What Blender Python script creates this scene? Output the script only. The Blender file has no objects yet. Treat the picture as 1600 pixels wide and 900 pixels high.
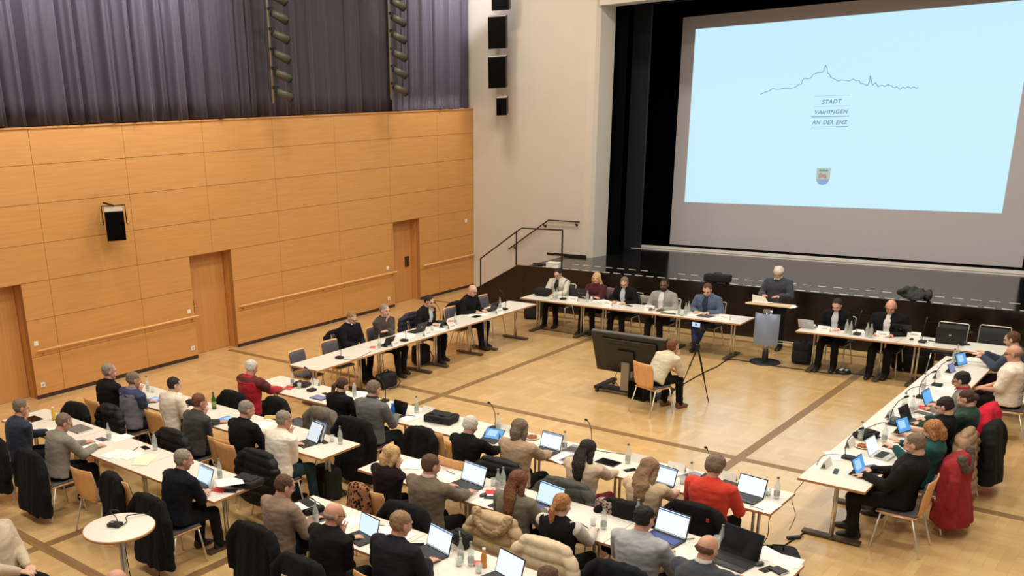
import bpy, bmesh, math, random
from mathutils import Vector, Matrix, noise, Euler
PI = math.pi
R = math.radians
random.seed(7)
COL = bpy.context.scene.collection
scene = bpy.context.scene

# ------------------------------------------------------------------ camera
CAM_H = 4.8
PITCH, ROLL, YAW = 0.3162378680285254, 0.04010384806335432, -0.7564955268259387
FPX, PCX, PCY = 1473.4276, 575.245, 654.525
_f = Vector((math.sin(YAW)*math.cos(PITCH), math.cos(YAW)*math.cos(PITCH), -math.sin(PITCH)))
_r = Vector((math.cos(YAW), -math.sin(YAW), 0)); _d = _f.cross(_r)
_c, _s = math.cos(ROLL), math.sin(ROLL)
CR = _c*_r + _s*_d; CD = -_s*_r + _c*_d; CF = _f
cam = bpy.data.objects.new('camera', bpy.data.cameras.new('camera')); COL.objects.link(cam)
m = Matrix(((CR.x, -CD.x, -CF.x, 0), (CR.y, -CD.y, -CF.y, 0), (CR.z, -CD.z, -CF.z, CAM_H), (0, 0, 0, 1)))
cam.matrix_world = m
cam.data.sensor_width = 36; cam.data.lens = FPX/1600*36
cam.data.shift_x = (800-PCX)/1600; cam.data.shift_y = (PCY-450)/1600
cam.data.clip_end = 200; cam.data.clip_start = .05
scene.camera = cam

def ray(px, py):
    return CR*((px-PCX)/FPX) + CD*((py-PCY)/FPX) + CF
def gp(px, py, z=0.0):
    d = ray(px, py); t = (z-CAM_H)/d.z
    return Vector((d.x*t, d.y*t, z))
def onplane(px, py, ax, val):
    d = ray(px, py); t = val/d[ax]
    return Vector((d.x*t, d.y*t, CAM_H+d.z*t))

# ------------------------------------------------------------------ materials
def srgb(c):
    return tuple(((v/255)/12.92 if v/255 <= .04045 else (((v/255)+.055)/1.055)**2.4) for v in c)+(1,)
_mc = {}
def mat(name, col, rough=.6, metal=0, noise_amt=0, noise_scale=20, bump=0, bump_scale=60, coat=0, sheen=0, spec=None):
    key = (name, tuple(col))
    if key in _mc: return _mc[key]
    m = bpy.data.materials.new(name); m.use_nodes = True
    nt = m.node_tree; b = nt.nodes['Principled BSDF']
    c = srgb(col)
    b.inputs['Base Color'].default_value = c; b.inputs['Roughness'].default_value = rough
    b.inputs['Metallic'].default_value = metal
    if spec is not None: b.inputs['Specular IOR Level'].default_value = spec
    if coat: b.inputs['Coat Weight'].default_value = coat
    if sheen:
        b.inputs['Sheen Weight'].default_value = sheen; b.inputs['Sheen Roughness'].default_value = .5
    tc = None
    if noise_amt or bump:
        tc = nt.nodes.new('ShaderNodeTexCoord')
    if noise_amt:
        n = nt.nodes.new('ShaderNodeTexNoise'); n.inputs['Scale'].default_value = noise_scale
        n.inputs['Detail'].default_value = 4
        nt.links.new(tc.outputs['Object'], n.inputs['Vector'])
        r = nt.nodes.new('ShaderNodeValToRGB')
        r.color_ramp.elements[0].position = .3; r.color_ramp.elements[1].position = .7
        r.color_ramp.elements[0].color = tuple(v*(1-noise_amt) for v in c[:3])+(1,)
        r.color_ramp.elements[1].color = tuple(min(1, v*(1+noise_amt)) for v in c[:3])+(1,)
        nt.links.new(n.outputs['Fac'], r.inputs['Fac']); nt.links.new(r.outputs['Color'], b.inputs['Base Color'])
    if bump:
        n = nt.nodes.new('ShaderNodeTexNoise'); n.inputs['Scale'].default_value = bump_scale
        nt.links.new(tc.outputs['Object'], n.inputs['Vector'])
        bp = nt.nodes.new('ShaderNodeBump'); bp.inputs['Strength'].default_value = bump; bp.inputs['Distance'].default_value = .01
        nt.links.new(n.outputs['Fac'], bp.inputs['Height']); nt.links.new(bp.outputs['Normal'], b.inputs['Normal'])
    _mc[key] = m
    return m
def emis(name, col, strength=1.0, base=(10, 10, 10)):
    key = ('e'+name, tuple(col), strength)
    if key in _mc: return _mc[key]
    m = bpy.data.materials.new(name); m.use_nodes = True; b = m.node_tree.nodes['Principled BSDF']
    b.inputs['Base Color'].default_value = srgb(base); b.inputs['Roughness'].default_value = .3
    b.inputs['Emission Color'].default_value = srgb(col); b.inputs['Emission Strength'].default_value = strength
    _mc[key] = m; return m
def wood(name, c1, c2, axis='X', scale=6.0, rough=.45, coat=0.0, fine=.25):
    key = ('w'+name,)
    if key in _mc: return _mc[key]
    m = bpy.data.materials.new(name); m.use_nodes = True; nt = m.node_tree; b = nt.nodes['Principled BSDF']
    tc = nt.nodes.new('ShaderNodeTexCoord'); mp = nt.nodes.new('ShaderNodeMapping')
    sc = {'X': (fine, 6, 6), 'Y': (6, fine, 6), 'Z': (6, 6, fine)}[axis]
    mp.inputs['Scale'].default_value = sc
    n = nt.nodes.new('ShaderNodeTexNoise'); n.inputs['Scale'].default_value = scale; n.inputs['Detail'].default_value = 6
    r = nt.nodes.new('ShaderNodeValToRGB'); r.color_ramp.elements[0].position = .35; r.color_ramp.elements[1].position = .65
    r.color_ramp.elements[0].color = srgb(c1); r.color_ramp.elements[1].color = srgb(c2)
    nt.links.new(tc.outputs['Object'], mp.inputs['Vector']); nt.links.new(mp.outputs['Vector'], n.inputs['Vector'])
    nt.links.new(n.outputs['Fac'], r.inputs['Fac']); nt.links.new(r.outputs['Color'], b.inputs['Base Color'])
    b.inputs['Roughness'].default_value = rough; b.inputs['Coat Weight'].default_value = coat
    _mc[key] = m; return m
def glassy(name, col=(235, 245, 245), alpha=.35, rough=.05):
    key = ('g'+name,)
    if key in _mc: return _mc[key]
    m = bpy.data.materials.new(name); m.use_nodes = True; nt = m.node_tree; b = nt.nodes['Principled BSDF']
    b.inputs['Base Color'].default_value = srgb(col); b.inputs['Roughness'].default_value = rough
    b.inputs['Alpha'].default_value = alpha; b.inputs['IOR'].default_value = 1.5
    b.inputs['Specular IOR Level'].default_value = .8
    _mc[key] = m; return m

M_BEECH = wood('beech_plywood', (214, 156, 98), (228, 174, 116), 'Z', 5, .4)
M_EDGE = wood('beech_edge', (176, 124, 76), (200, 148, 98), 'X', 6, .5)
M_TOP = mat('white_laminate', (226, 221, 211), .35, noise_amt=.02, noise_scale=3)
M_CHROME = mat('chrome', (222, 214, 198), .28, .7)
M_STEEL = mat('brushed_steel', (180, 182, 186), .35, 1)
M_BLKM = mat('black_metal', (20, 20, 21), .4, .3)
M_FOOT = mat('brown_grey_metal', (98, 84, 72), .45, .5)
M_PAD = mat('grey_upholstery', (88, 86, 92), .95, noise_amt=.12, noise_scale=200, bump=.3, bump_scale=300)
M_DPAD = mat('charcoal_upholstery', (44, 47, 47), .95, noise_amt=.12, noise_scale=200)
M_BLKP = mat('black_plastic', (19, 19, 21), .45)
M_DGP = mat('dark_grey_plastic', (52, 53, 56), .5)
M_PAPER = mat('white_paper', (240, 238, 232), .8)
M_RED = mat('red_card', (206, 38, 58), .6)
M_WHT = mat('white_plastic', (235, 233, 226), .4)
M_GLASS = glassy('clear_glass', (225, 235, 230), .32)
M_GREENG = glassy('green_glass', (30, 90, 40), .85)
M_LABEL = mat('bottle_label', (176, 180, 176), .6)
M_BLK = mat('black_molton', (5, 5, 7), .95, spec=.05)
M_WALLW = mat('white_plaster', (206, 197, 186), .9, noise_amt=.02, noise_scale=2)

# ------------------------------------------------------------------ object helpers
def link(name, me, parent=None):
    o = bpy.data.objects.new(name, me); COL.objects.link(o)
    if parent is not None: o.parent = parent
    return o
def obj(name, bm, material, parent=None, smooth=False, bevel=0):
    me = bpy.data.meshes.new(name)
    bmesh.ops.recalc_face_normals(bm, faces=bm.faces)
    if smooth:
        for f in bm.faces: f.smooth = True
    bm.to_mesh(me); bm.free()
    me.materials.append(material)
    return link(name, me, parent)
def tag(o, label=None, cat=None, group=None, kind=None):
    if label: o['label'] = label
    if cat: o['category'] = cat
    if group: o['group'] = group
    if kind: o['kind'] = kind
    return o
def thing(name, label, cat, loc=(0, 0, 0), rz=0, group=None):
    o = bpy.data.objects.new(name, None); COL.objects.link(o); o.empty_display_size = .05
    o.location = loc; o.rotation_euler = (0, 0, rz)
    return tag(o, label, cat, group)
def clone(root, label=None, loc=None, rz=None, group=None, name=None):
    def rec(o, parent):
        c = o.copy(); COL.objects.link(c)
        if parent is not None: c.parent = parent
        for ch in [k for k in KIDS.get(o.name, [])]: 
            cc = rec(ch, c); KIDS.setdefault(c.name, []).append(cc)
        return c
    r = rec(root, None)
    if label: r['label'] = label
    if loc is not None: r.location = loc
    if rz is not None: r.rotation_euler = (0, 0, rz)
    if group: r['group'] = group
    return r
KIDS = {}
def note_kids(root):
    for o in list(bpy.data.objects):
        if o.parent is not None:
            l = KIDS.setdefault(o.parent.name, [])
            if o not in l: l.append(o)
class Proto:
    """first placement uses the prototype itself, later ones are copies"""
    def __init__(s, root): s.root = root; s.used = False; note_kids(root)
    def put(s, label, loc, rz=0, group=None):
        if not s.used: 
            s.used = True; s.pending = (label, loc, rz, group)
            s.first = s.root
            # defer moving the prototype itself (copies read children only)
            s.root['label'] = label; s.root.location = loc; s.root.rotation_euler = (0, 0, rz)
            if group: s.root['group'] = group
            return s.root
        r = clone(s.root, label, loc, rz, group)
        return r
def box(bm, c, s, rot=None, bev=0):
    r = bmesh.ops.create_cube(bm, size=1)
    M = Matrix.Translation(Vector(c)) @ (rot.to_4x4() if rot is not None else Matrix()) @ Matrix.Diagonal((s[0], s[1], s[2], 1))
    bmesh.ops.transform(bm, matrix=M, verts=r['verts'])
    if bev:
        es = set()
        for v in r['verts']:
            for e in v.link_edges: es.add(e)
        bmesh.ops.bevel(bm, geom=list(es), offset=bev, segments=2, affect='EDGES', profile=.6)
    return r['verts']
def bbox(c, s, rot=None, bev=0):
    bm = bmesh.new(); box(bm, c, s, rot, bev); return bm
def frame_of(d):
    d = d.normalized(); u = Vector((0, 0, 1)) if abs(d.z) < .95 else Vector((0, 1, 0))
    x = d.cross(u).normalized(); y = x.cross(d).normalized()
    return x, y
def loft(bm, rings, n=14, cap=True):
    """rings: (center, axisX, axisY, rx, ry)"""
    prev = None; first = None
    for (c, ax, ay, rx, ry) in rings:
        vs = [bm.verts.new(Vector(c)+ax*(rx*math.cos(2*PI*k/n))+ay*(ry*math.sin(2*PI*k/n))) for k in range(n)]
        if prev:
            for k in range(n): bm.faces.new((prev[k], prev[(k+1) % n], vs[(k+1) % n], vs[k]))
        else: first = vs
        prev = vs
    if cap:
        bm.faces.new(list(reversed(first))); bm.faces.new(prev)
def tube(bm, pts, rads, n=12, flat=1.0, rounded=True, up=None):
    pts = [Vector(p) for p in pts]
    if not hasattr(rads, '__len__'): rads = [rads]*len(pts)
    dirs = []
    for i in range(len(pts)):
        a = pts[max(0, i-1)]; b = pts[min(len(pts)-1, i+1)]
        dirs.append((b-a).normalized() if (b-a).length > 1e-9 else Vector((0, 0, 1)))
    x, y = frame_of(dirs[0])
    if up is not None:
        y = (up-dirs[0]*up.dot(dirs[0])).normalized(); x = dirs[0].cross(y).normalized()
    rings = []
    if rounded:
        r = rads[0]
        for t in (1.0, .8, .45): 
            rr = r*math.sqrt(max(0, 1-t*t))+r*.02
            rings.append((pts[0]-dirs[0]*r*t, x, y, rr, rr*flat))
    for i, p in enumerate(pts):
        d = dirs[i]
        x = (x-d*x.dot(d)).normalized(); y = d.cross(x).normalized()
        rings.append((p, x, y, rads[i], rads[i]*flat))
    if rounded:
        r = rads[-1]; d = dirs[-1]
        for t in (.45, .8, 1.0): 
            rr = r*math.sqrt(max(0, 1-t*t))+r*.02
            rings.append((pts[-1]+d*r*t, x, y, rr, rr*flat))
    loft(bm, rings, n)
def ellip(bm, c, r, rot=None, n=16):
    res = bmesh.ops.create_uvsphere(bm, u_segments=n, v_segments=max(6, n*2//3), radius=1)
    M = Matrix.Translation(Vector(c)) @ (rot.to_4x4() if rot is not None else Matrix()) @ Matrix.Diagonal((r[0], r[1], r[2], 1))
    bmesh.ops.transform(bm, matrix=M, verts=res['verts'])
    return res['verts']
def lathe(bm, prof, c=(0, 0, 0), n=20, cap=True):
    X, Y = Vector((1, 0, 0)), Vector((0, 1, 0))
    loft(bm, [(Vector(c)+Vector((0, 0, z)), X, Y, r, r) for r, z in prof], n, cap)
def prism(bm, poly, y0, y1, axis='y'):
    """poly list of (a,b): extruded; axis y -> (x,z), axis x -> (y,z), axis z -> (x,y)"""
    def P(a, b, t):
        return {'y': (a, t, b), 'x': (t, a, b), 'z': (a, b, t)}[axis]
    v0 = [bm.verts.new(P(a, b, y0)) for a, b in poly]; v1 = [bm.verts.new(P(a, b, y1)) for a, b in poly]
    bm.faces.new(v0); bm.faces.new(list(reversed(v1)))
    n = len(poly)
    for i in range(n): bm.faces.new((v0[i], v1[i], v1[(i+1) % n], v0[(i+1) % n]))

BAKE = []   # (object, voxel, smooth_iter, decimate, displace function)
def soft(name, bm, material, parent, voxel=.014, it=3, dec=0, disp=None):
    me = bpy.data.meshes.new(name); bmesh.ops.recalc_face_normals(bm, faces=bm.faces)
    bm.to_mesh(me); bm.free(); me.materials.append(material)
    o = link(name, me, parent)
    r = o.modifiers.new('r', 'REMESH'); r.mode = 'VOXEL'; r.voxel_size = voxel; r.use_smooth_shade = True
    if it:
        s = o.modifiers.new('s', 'SMOOTH'); s.iterations = it; s.factor = .5
    if dec:
        d = o.modifiers.new('d', 'DECIMATE'); d.ratio = dec
    BAKE.append((o, disp, material))
    return o
def bake_all():
    dg = bpy.context.evaluated_depsgraph_get(); dg.update()
    out = []
    for o, disp, material in BAKE:
        me = bpy.data.meshes.new_from_object(o.evaluated_get(dg), depsgraph=dg)
        out.append(me)
    for (o, disp, material), me in zip(BAKE, out):
        o.modifiers.clear()
        old = o.data; o.data = me; me.name = o.name
        me.materials.clear(); me.materials.append(material)
        if disp:
            co = [v.co.copy() for v in me.vertices]; no = [v.normal.copy() for v in me.vertices]
            for v, c, n in zip(me.vertices, co, no): v.co = c+n*disp(c, n)
        for p in me.polygons: p.use_smooth = True
        me.update()

# ================================================================== SETTING
XW = -15.75          # wooden wall
YB = 21.2            # white wall beside the stage
YS = 19.42           # stage front
SH = 1.05            # stage height
# floor: block parquet
def floor_material():
    m = bpy.data.materials.new('block_parquet'); m.use_nodes = True; nt = m.node_tree; b = nt.nodes['Principled BSDF']
    tc = nt.nodes.new('ShaderNodeTexCoord')
    def brick(rot, sc):
        mp = nt.nodes.new('ShaderNodeMapping'); mp.inputs['Rotation'].default_value = (0, 0, rot)
        nt.links.new(tc.outputs['Object'], mp.inputs['Vector'])
        br = nt.nodes.new('ShaderNodeTexBrick'); br.offset = .5
        br.inputs['Scale'].default_value = 1; br.inputs['Brick Width'].default_value = .60*sc; br.inputs['Row Height'].default_value = .12*sc
        br.inputs['Mortar Size'].default_value = .0015; br.inputs['Bias'].default_value = 0
        br.inputs['Color1'].default_value = srgb((208, 171, 117)); br.inputs['Color2'].default_value = srgb((219, 185, 131))
        br.inputs['Mortar'].default_value = srgb((192, 152, 98))
        nt.links.new(mp.outputs['Vector'], br.inputs['Vector']); return br
    a, c = brick(0, 1), brick(PI/2, 1)
    ch = nt.nodes.new('ShaderNodeTexChecker'); ch.inputs['Scale'].default_value = 1/.6
    nt.links.new(tc.outputs['Object'], ch.inputs['Vector'])
    mx = nt.nodes.new('ShaderNodeMix'); mx.data_type = 'RGBA'
    nt.links.new(ch.outputs['Fac'], mx.inputs[0]); nt.links.new(a.outputs['Color'], mx.inputs[6]); nt.links.new(c.outputs['Color'], mx.inputs[7])
    n = nt.nodes.new('ShaderNodeTexNoise'); n.inputs['Scale'].default_value = 1.3; n.inputs['Detail'].default_value = 5
    nt.links.new(tc.outputs['Object'], n.inputs['Vector'])
    hs = nt.nodes.new('ShaderNodeHueSaturation')
    mr = nt.nodes.new('ShaderNodeMapRange'); mr.inputs[1].default_value = .3; mr.inputs[2].default_value = .7; mr.inputs[3].default_value = .92; mr.inputs[4].default_value = 1.06
    nt.links.new(n.outputs['Fac'], mr.inputs[0]); nt.links.new(mr.outputs[0], hs.inputs['Value'])
    nt.links.new(mx.outputs[2], hs.inputs['Color']); nt.links.new(hs.outputs['Color'], b.inputs['Base Color'])
    b.inputs['Roughness'].default_value = .24; b.inputs['Specular IOR Level'].default_value = .5; b.inputs['Coat Weight'].default_value = .7; b.inputs['Coat Roughness'].default_value = .2
    return m
fl = obj('floor', bbox(((XW-.6+8)/2, 11.5, -.05), (24.35, 27, .1)), floor_material()); tag(fl, kind='structure')
M_STRIP = wood('dark_oak_strip', (128, 98, 62), (146, 114, 76), 'X', 5, .4)
tn = 1
def trim(bm, material, parent=None, smooth=False):
    global tn
    o = obj('trim_%d' % tn, bm, material, parent, smooth); tn += 1
    return tag(o, kind='structure')
for x in (-9.93, -4.67): trim(bbox((x, 9.5, .0015), (.13, 19.9, .003)), M_STRIP)
for y in (4.76, 12.42, 19.0): trim(bbox(((XW+7)/2, y, .0018), (7-XW, .13, .0036)), M_STRIP)
trim(bbox((-7.88, 2.3, .0015), (.13, 7.8, .003)), M_STRIP)

# wooden wall with three door recesses
def wall_wood_mat():
    m = bpy.data.materials.new('maple_wall_panels'); m.use_nodes = True; nt = m.node_tree; b = nt.nodes['Principled BSDF']
    tc = nt.nodes.new('ShaderNodeTexCoord'); mp = nt.nodes.new('ShaderNodeMapping'); mp.inputs['Scale'].default_value = (1, .5, 9)
    nt.links.new(tc.outputs['Object'], mp.inputs['Vector'])
    n = nt.nodes.new('ShaderNodeTexNoise'); n.inputs['Scale'].default_value = 3; n.inputs['Detail'].default_value = 6
    nt.links.new(mp.outputs['Vector'], n.inputs['Vector'])
    r = nt.nodes.new('ShaderNodeValToRGB'); r.color_ramp.elements[0].position = .3; r.color_ramp.elements[1].position = .7
    r.color_ramp.elements[0].color = srgb((199, 142, 79)); r.color_ramp.elements[1].color = srgb((208, 152, 88))
    nt.links.new(n.outputs['Fac'], r.inputs['Fac']); nt.links.new(r.outputs['Color'], b.inputs['Base Color'])
    b.inputs['Roughness'].default_value = .5
    return m
M_WALL = wall_wood_mat()
M_GAP = mat('dark_joint', (172, 120, 66), .8)
DOORS = [(6.3, 7.93), (11.59, 12.68), (17.86, 18.9)]
DH = 2.12; WT = 4.72
HS = [0.07, .78, 1.45, DH, 2.78, 3.46, 4.12, WT]
VS = [2.7, 4.6, 6.5, 8.48, 10.36, 12.2, 14.07, 15.95, 17.8, 19.68, YB]
bm = bmesh.new(); g = .0035
for i in range(len(VS)-1):
    for j in range(len(HS)-1):
        y0, y1, z0, z1 = VS[i]+g, VS[i+1]-g, HS[j]+g, HS[j+1]-g
        segs = [(y0, y1)]
        if z1 < DH+.05:
            for (a, b_) in DOORS:
                ns = []
                for (s0, s1) in segs:
                    if b_ <= s0 or a >= s1: ns.append((s0, s1)); continue
                    if a > s0: ns.append((s0, a))
                    if b_ < s1: ns.append((b_, s1))
                segs = ns
        for (s0, s1) in segs:
            if s1-s0 > .03: box(bm, (XW-.01, (s0+s1)/2, (z0+z1)/2), (.02, s1-s0, z1-z0))
wl = obj('wall_left', bm, M_WALL); tag(wl, kind='structure')
bm = bmesh.new()
cur = VS[0]
for (a, b_) in DOORS+[(YB, YB)]:
    if a > cur: box(bm, (XW-.07, (cur+a)/2, WT/2), (.096, a-cur, WT))
    if b_ > a: box(bm, (XW-.07, (a+b_)/2, (DH+WT)/2), (.096, b_-a, WT-DH))
    cur = b_
# recess jambs
bk = trim(bm, M_GAP)
bm = bmesh.new()
for (a, b_) in DOORS:
    box(bm, (XW-.25, a-.011, DH/2), (.26, .022, DH)); box(bm, (XW-.25, b_+.011, DH/2), (.26, .022, DH)); box(bm, (XW-.25, (a+b_)/2, DH+.012), (.26, b_-a, .024))
trim(bm, mat('maple_reveal', (201, 142, 78), .5, noise_amt=.04, noise_scale=3))
M_DOOR = wood('maple_door', (196, 138, 78), (206, 148, 88), 'Z', 5, .45)
for k, (a, b_) in enumerate(DOORS):
    bm = bmesh.new(); box(bm, (XW-.33, (a+b_)/2, DH/2), (.06, b_-a-.02, DH-.01))
    d = obj('door_%d' % (k+1), bm, M_DOOR); tag(d, kind='structure')
    hp = obj('handle_plate', bbox((XW-.285, (b_-.2) if k == 2 else a+.14, 1.02), (.03, .15, .26), bev=.006), mat('bronze_plate', (92, 66, 44), .4, .6), d)
    hb = bmesh.new(); yy = (b_-.2) if k == 2 else a+.14
    tube(hb, [(XW-.27, yy, 1.04), (XW-.22, yy, 1.04), (XW-.22, yy+.1, 1.04)], .011, 8)
    obj('door_handle', hb, M_STEEL, d, True)
# baseboard: dark recess
bm = bmesh.new(); cur = VS[0]
for (a, b_) in DOORS+[(YB, YB)]:
    if a > cur: box(bm, (XW-.012, (cur+a)/2, .033), (.02, a-cur, .066))
    cur = b_
tag(obj('baseboard_left', bm, mat('dark_baseboard', (62, 36, 26), .7)), kind='structure')
# ledge above the wood wall and dark backing wall behind the curtain
trim(bbox((XW-.2, (VS[0]+YB)/2, WT+.01), (.44, YB-VS[0], .03)), mat('maple_ledge', (196, 140, 82), .5))
wu = obj('wall_upper', bbox((XW-.5, (VS[0]+YB)/2, 6.9), (.1, YB-VS[0], 4.5)), mat('dark_wall', (32, 30, 34), .9)); tag(wu, kind='structure')
# end panel of the wood wall towards the white wall
trim(bbox((XW-.14, YB+.01, WT/2), (.3, .02, WT)), M_GAP)

# handrails along wall
def handrail(y0, y1, label):
    t = thing('handrail', label, 'handrail', (XW+.07, (y0+y1)/2, .9), 0, 'wooden wall handrails')
    h = (y1-y0)/2
    bm = bmesh.new(); tube(bm, [(0, -h, 0), (0, h, 0)], .021, 12); obj('rail', bm, mat('pale_beech_rail', (226, 176, 110), .35), t, True)
    k = max(2, int((y1-y0)/1.8)+1)
    for i in range(k):
        y = -h+.12+(2*h-.24)*i/(k-1); bm = bmesh.new(); tube(bm, [(-.068, y, -.075), (-.02, y, -.075), (0, y, -.02)], .009, 8)
        obj('bracket', bm, mat('brass', (196, 150, 84), .3, .8), t, True)
handrail(8.02, 11.62, 'pale wooden handrail between the leftmost door and the middle door')
handrail(12.75, 17.88, 'long pale wooden handrail between the middle door and the far door')
handrail(18.98, 21.15, 'short pale wooden handrail at the far end of the wood wall')

# sockets and switches
def plate(px, py, lab, cat='socket', nm='wall_socket'):
    p = onplane(px, py, 0, XW); t = thing(nm, lab, cat, p, 0)
    obj('cover_plate', bbox((.006, 0, 0), (.012, .085, .085), bev=.003), M_WHT, t)
    bm = bmesh.new()
    if cat == 'socket': 
        bmesh.ops.create_cone(bm, cap_ends=True, segments=16, radius1=.02, radius2=.02, depth=.006)
        bmesh.ops.rotate(bm, verts=bm.verts, cent=(0, 0, 0), matrix=Matrix.Rotation(PI/2, 3, 'Y')); bmesh.ops.translate(bm, verts=bm.verts, vec=(.013, 0, 0))
        obj('plug_hole', bm, mat('grey_inset', (170, 165, 158), .5), t)
    else:
        box(bm, (.014, 0, 0), (.006, .05, .055), bev=.002); obj('rocker', bm, M_WHT, t)
plate(56, 537, 'white light switch above the left end of the handrail near the leftmost door', 'switch', 'light_switch')
plate(295, 487, 'white light switch left of the middle door above the handrail', 'switch', 'light_switch')
plate(605.5, 419, 'white light switch left of the far door above the long handrail', 'switch', 'light_switch')
plate(728, 345, 'white switch high at the far end of the wood wall', 'switch', 'light_switch')
plate(67, 601, 'white wall socket low on the wood wall near the leftmost door', 'socket')
plate(301, 544, 'white wall socket low on the wood wall left of the middle door', 'socket')
plate(607.5, 466.5, 'white wall socket low on the wood wall left of the far door', 'socket')

# wall loudspeaker on wood wall
def speaker_box(t, w, d, h, top=False, tiltx=0):
    rot = Euler((tiltx, 0, 0)).to_matrix()
    obj('cabinet', bbox((0, 0, 0), (w, d, h), rot, .008), mat('dark_speaker_wood', (30, 24, 24), .6), t)
    obj('grille', bbox(rot @ Vector((0, -d/2-.004, -.0)), (w*.94, .01, h*.94), rot), mat('black_grille', (5, 4, 4), .9, bump=.4, bump_scale=400, spec=.1), t)
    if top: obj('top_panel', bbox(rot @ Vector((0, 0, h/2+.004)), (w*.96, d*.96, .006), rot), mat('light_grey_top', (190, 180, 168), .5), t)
sp = thing('wall_loudspeaker', 'black loudspeaker in a U bracket on the wood wall', 'loudspeaker', onplane(180, 350, 0, XW+.36), R(58))
speaker_box(sp, .34, .26, .56, True, R(14))
bm = bmesh.new(); tube(bm, [(-.21, 0, 0), (-.21, .03, .33), (.21, .03, .33), (.21, 0, 0)], .012, 8, rounded=False); obj('bracket', bm, M_BLKM, sp)
bm = bmesh.new(); tube(bm, [(0, .03, .33), (-.16, .26, .37)], .018, 8); obj('wall_arm', bm, M_BLKM, sp)
for s in (-1, 1): obj('knob', bbox((s*.225, 0, 0), (.03, .05, .05), bev=.008), M_STEEL, sp)

# white wall
wb = obj('wall_back', bbox(((XW-.3-12.1)/2, YB+.15, 5), (12.1-.3+16.05-12.1+.0, .3, 10)), M_WALLW); tag(wb, kind='structure')
wb.data.transform(Matrix()); 
M_JAMB = mat('white_jamb', (205, 203, 204), .8)
bm = bmesh.new(); prism(bm, [(XW-.3, YB+.3), (XW-.3, YB), (-12.35, YB), (-12.18, YB+.02), (-12.1, YB+.1), (-12.0, YB+.6), (-12.3, YB+.6)], 0, 10, 'z')
old = wb.data; me = bpy.data.meshes.new('wall_back'); bmesh.ops.recalc_face_normals(bm, faces=bm.faces); bm.to_mesh(me); bm.free(); me.materials.append(M_WALLW); wb.data = me
tag(obj('baseboard_back', bbox((-12.8, YB-.006, SH+.03), (1.15, .012, .06)), M_BLKP), kind='structure')
# white bulkhead over the opening
trim(bbox((-4, YB+.3, 8.45), (16.2, .62, 3.1)), M_WALLW)

# stage
M_STG = bpy.data.materials.new('glossy_black_stage'); M_STG.use_nodes = True
b = M_STG.node_tree.nodes['Principled BSDF']; b.inputs['Base Color'].default_value = srgb((22, 20, 20)); b.inputs['Roughness'].default_value = .13; b.inputs['Specular IOR Level'].default_value = .9
M_FRONT = mat('dark_stage_panel', (28, 20, 17), .25, noise_amt=.1, noise_scale=4)
st = obj('stage', bbox(((-13.1+5)/2+.25, (YS+27)/2+.02, SH-.04), (5+12.6, 27-YS-.04, .08)), M_STG); tag(st, kind='structure')
st2 = None
bm = bmesh.new()
prism(bm, [(-14.45, 0), (5, 0), (5, SH), (-13.1, SH), (-14.25, .42), (-14.45, .36)], YS, YS+.05)
sf = obj('front_panel', bm, M_FRONT, st)
bm = bmesh.new()
for z in (.36, .71): box(bm, (-4, YS-.002, z), (18, .006, .012))
for k in range(9): box(bm, (-12.9+2*k, YS-.002, .52), (.008, .006, 1.0))
obj('panel_joint', bm, M_BLKP, st)
M_TAPE = mat('white_tape', (232, 226, 214), .6)
bm = bmesh.new(); bm2 = bmesh.new(); x = -12.35
while x < 3:
    box(bm, (x, YS+.10, SH+.002), (.17, .035, .003)); x += .27
x = -11.9
while x < 3:
    if not (-9.9 < x < -9.3): box(bm2, (x, YS+.72, SH+.002), (.17, .03, .003))
    x += .30
obj('edge_tape', bm, M_TAPE, st); obj('inner_tape', bm2, M_TAPE, st)
# bright rail strip in front of the screen
xr = onplane(994, 387, 1, 23.5).x
obj('track_rail', bbox(((xr+4)/2, 23.50, SH+.03), (4-xr, .08, .06)), mat('pale_metal_track', (240, 234, 228), .4), st)
obj('track_rail', bbox(((xr+4)/2, 23.22, SH+.006), (4-xr, .035, .012)), mat('pale_metal_track', (240, 234, 228), .4), st)
obj('track_bed', bbox((-4.3, 23.82, SH+.003), (16.4, .54, .006)), M_BLK, st)
# steps
sx = thing('stair', 'dark stair against the white wall beside the stage', 'stairs', (0, 0, 0)); 
for k in range(6):
    obj('step', bbox((-14.3+.27*k+.14+.1, (YS+.05+YB)/2, .175*(k+1)/2), (.27, YB-YS-.07, .175*(k+1))), M_FRONT, sx)
sx['kind'] = 'structure'
# railings
M_RAIL = mat('dark_rail_steel', (70, 60, 54), .4, .6)
rl = thing('stair_railing', 'thin dark steel railing with three posts on the stage side of the stair', 'railing', (-13.1, YS+.03, SH))
base = Vector((-13.1, YS+.03, SH))
P = [onplane(751, 404, 1, YS+.03), onplane(807, 362, 1, YS+.03), onplane(815, 356.5, 1, YS+.03), onplane(879, 359.5, 1, YS+.03)]
bm = bmesh.new(); tube(bm, [p-base for p in P], .018, 8); obj('top_rail', bm, M_RAIL, rl, True)
for q, zb in ((P[0], .33), (P[1], SH), (P[3], SH)):
    bm = bmesh.new(); tube(bm, [Vector((q.x, q.y, zb))-base, q-base], .02, 8); obj('post', bm, M_RAIL, rl, True)
rl = thing('wall_railing', 'dark steel handrail fixed to the white wall above the stair', 'railing', onplane(857, 344, 1, YB-.08))
base = rl.location.copy()
P = [onplane(795, 389, 1, YB-.08), onplane(857, 344, 1, YB-.08), onplane(905, 347, 1, YB-.08)]
bm = bmesh.new(); tube(bm, [p-base for p in P], .018, 8); obj('rail', bm, M_RAIL, rl, True)
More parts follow.
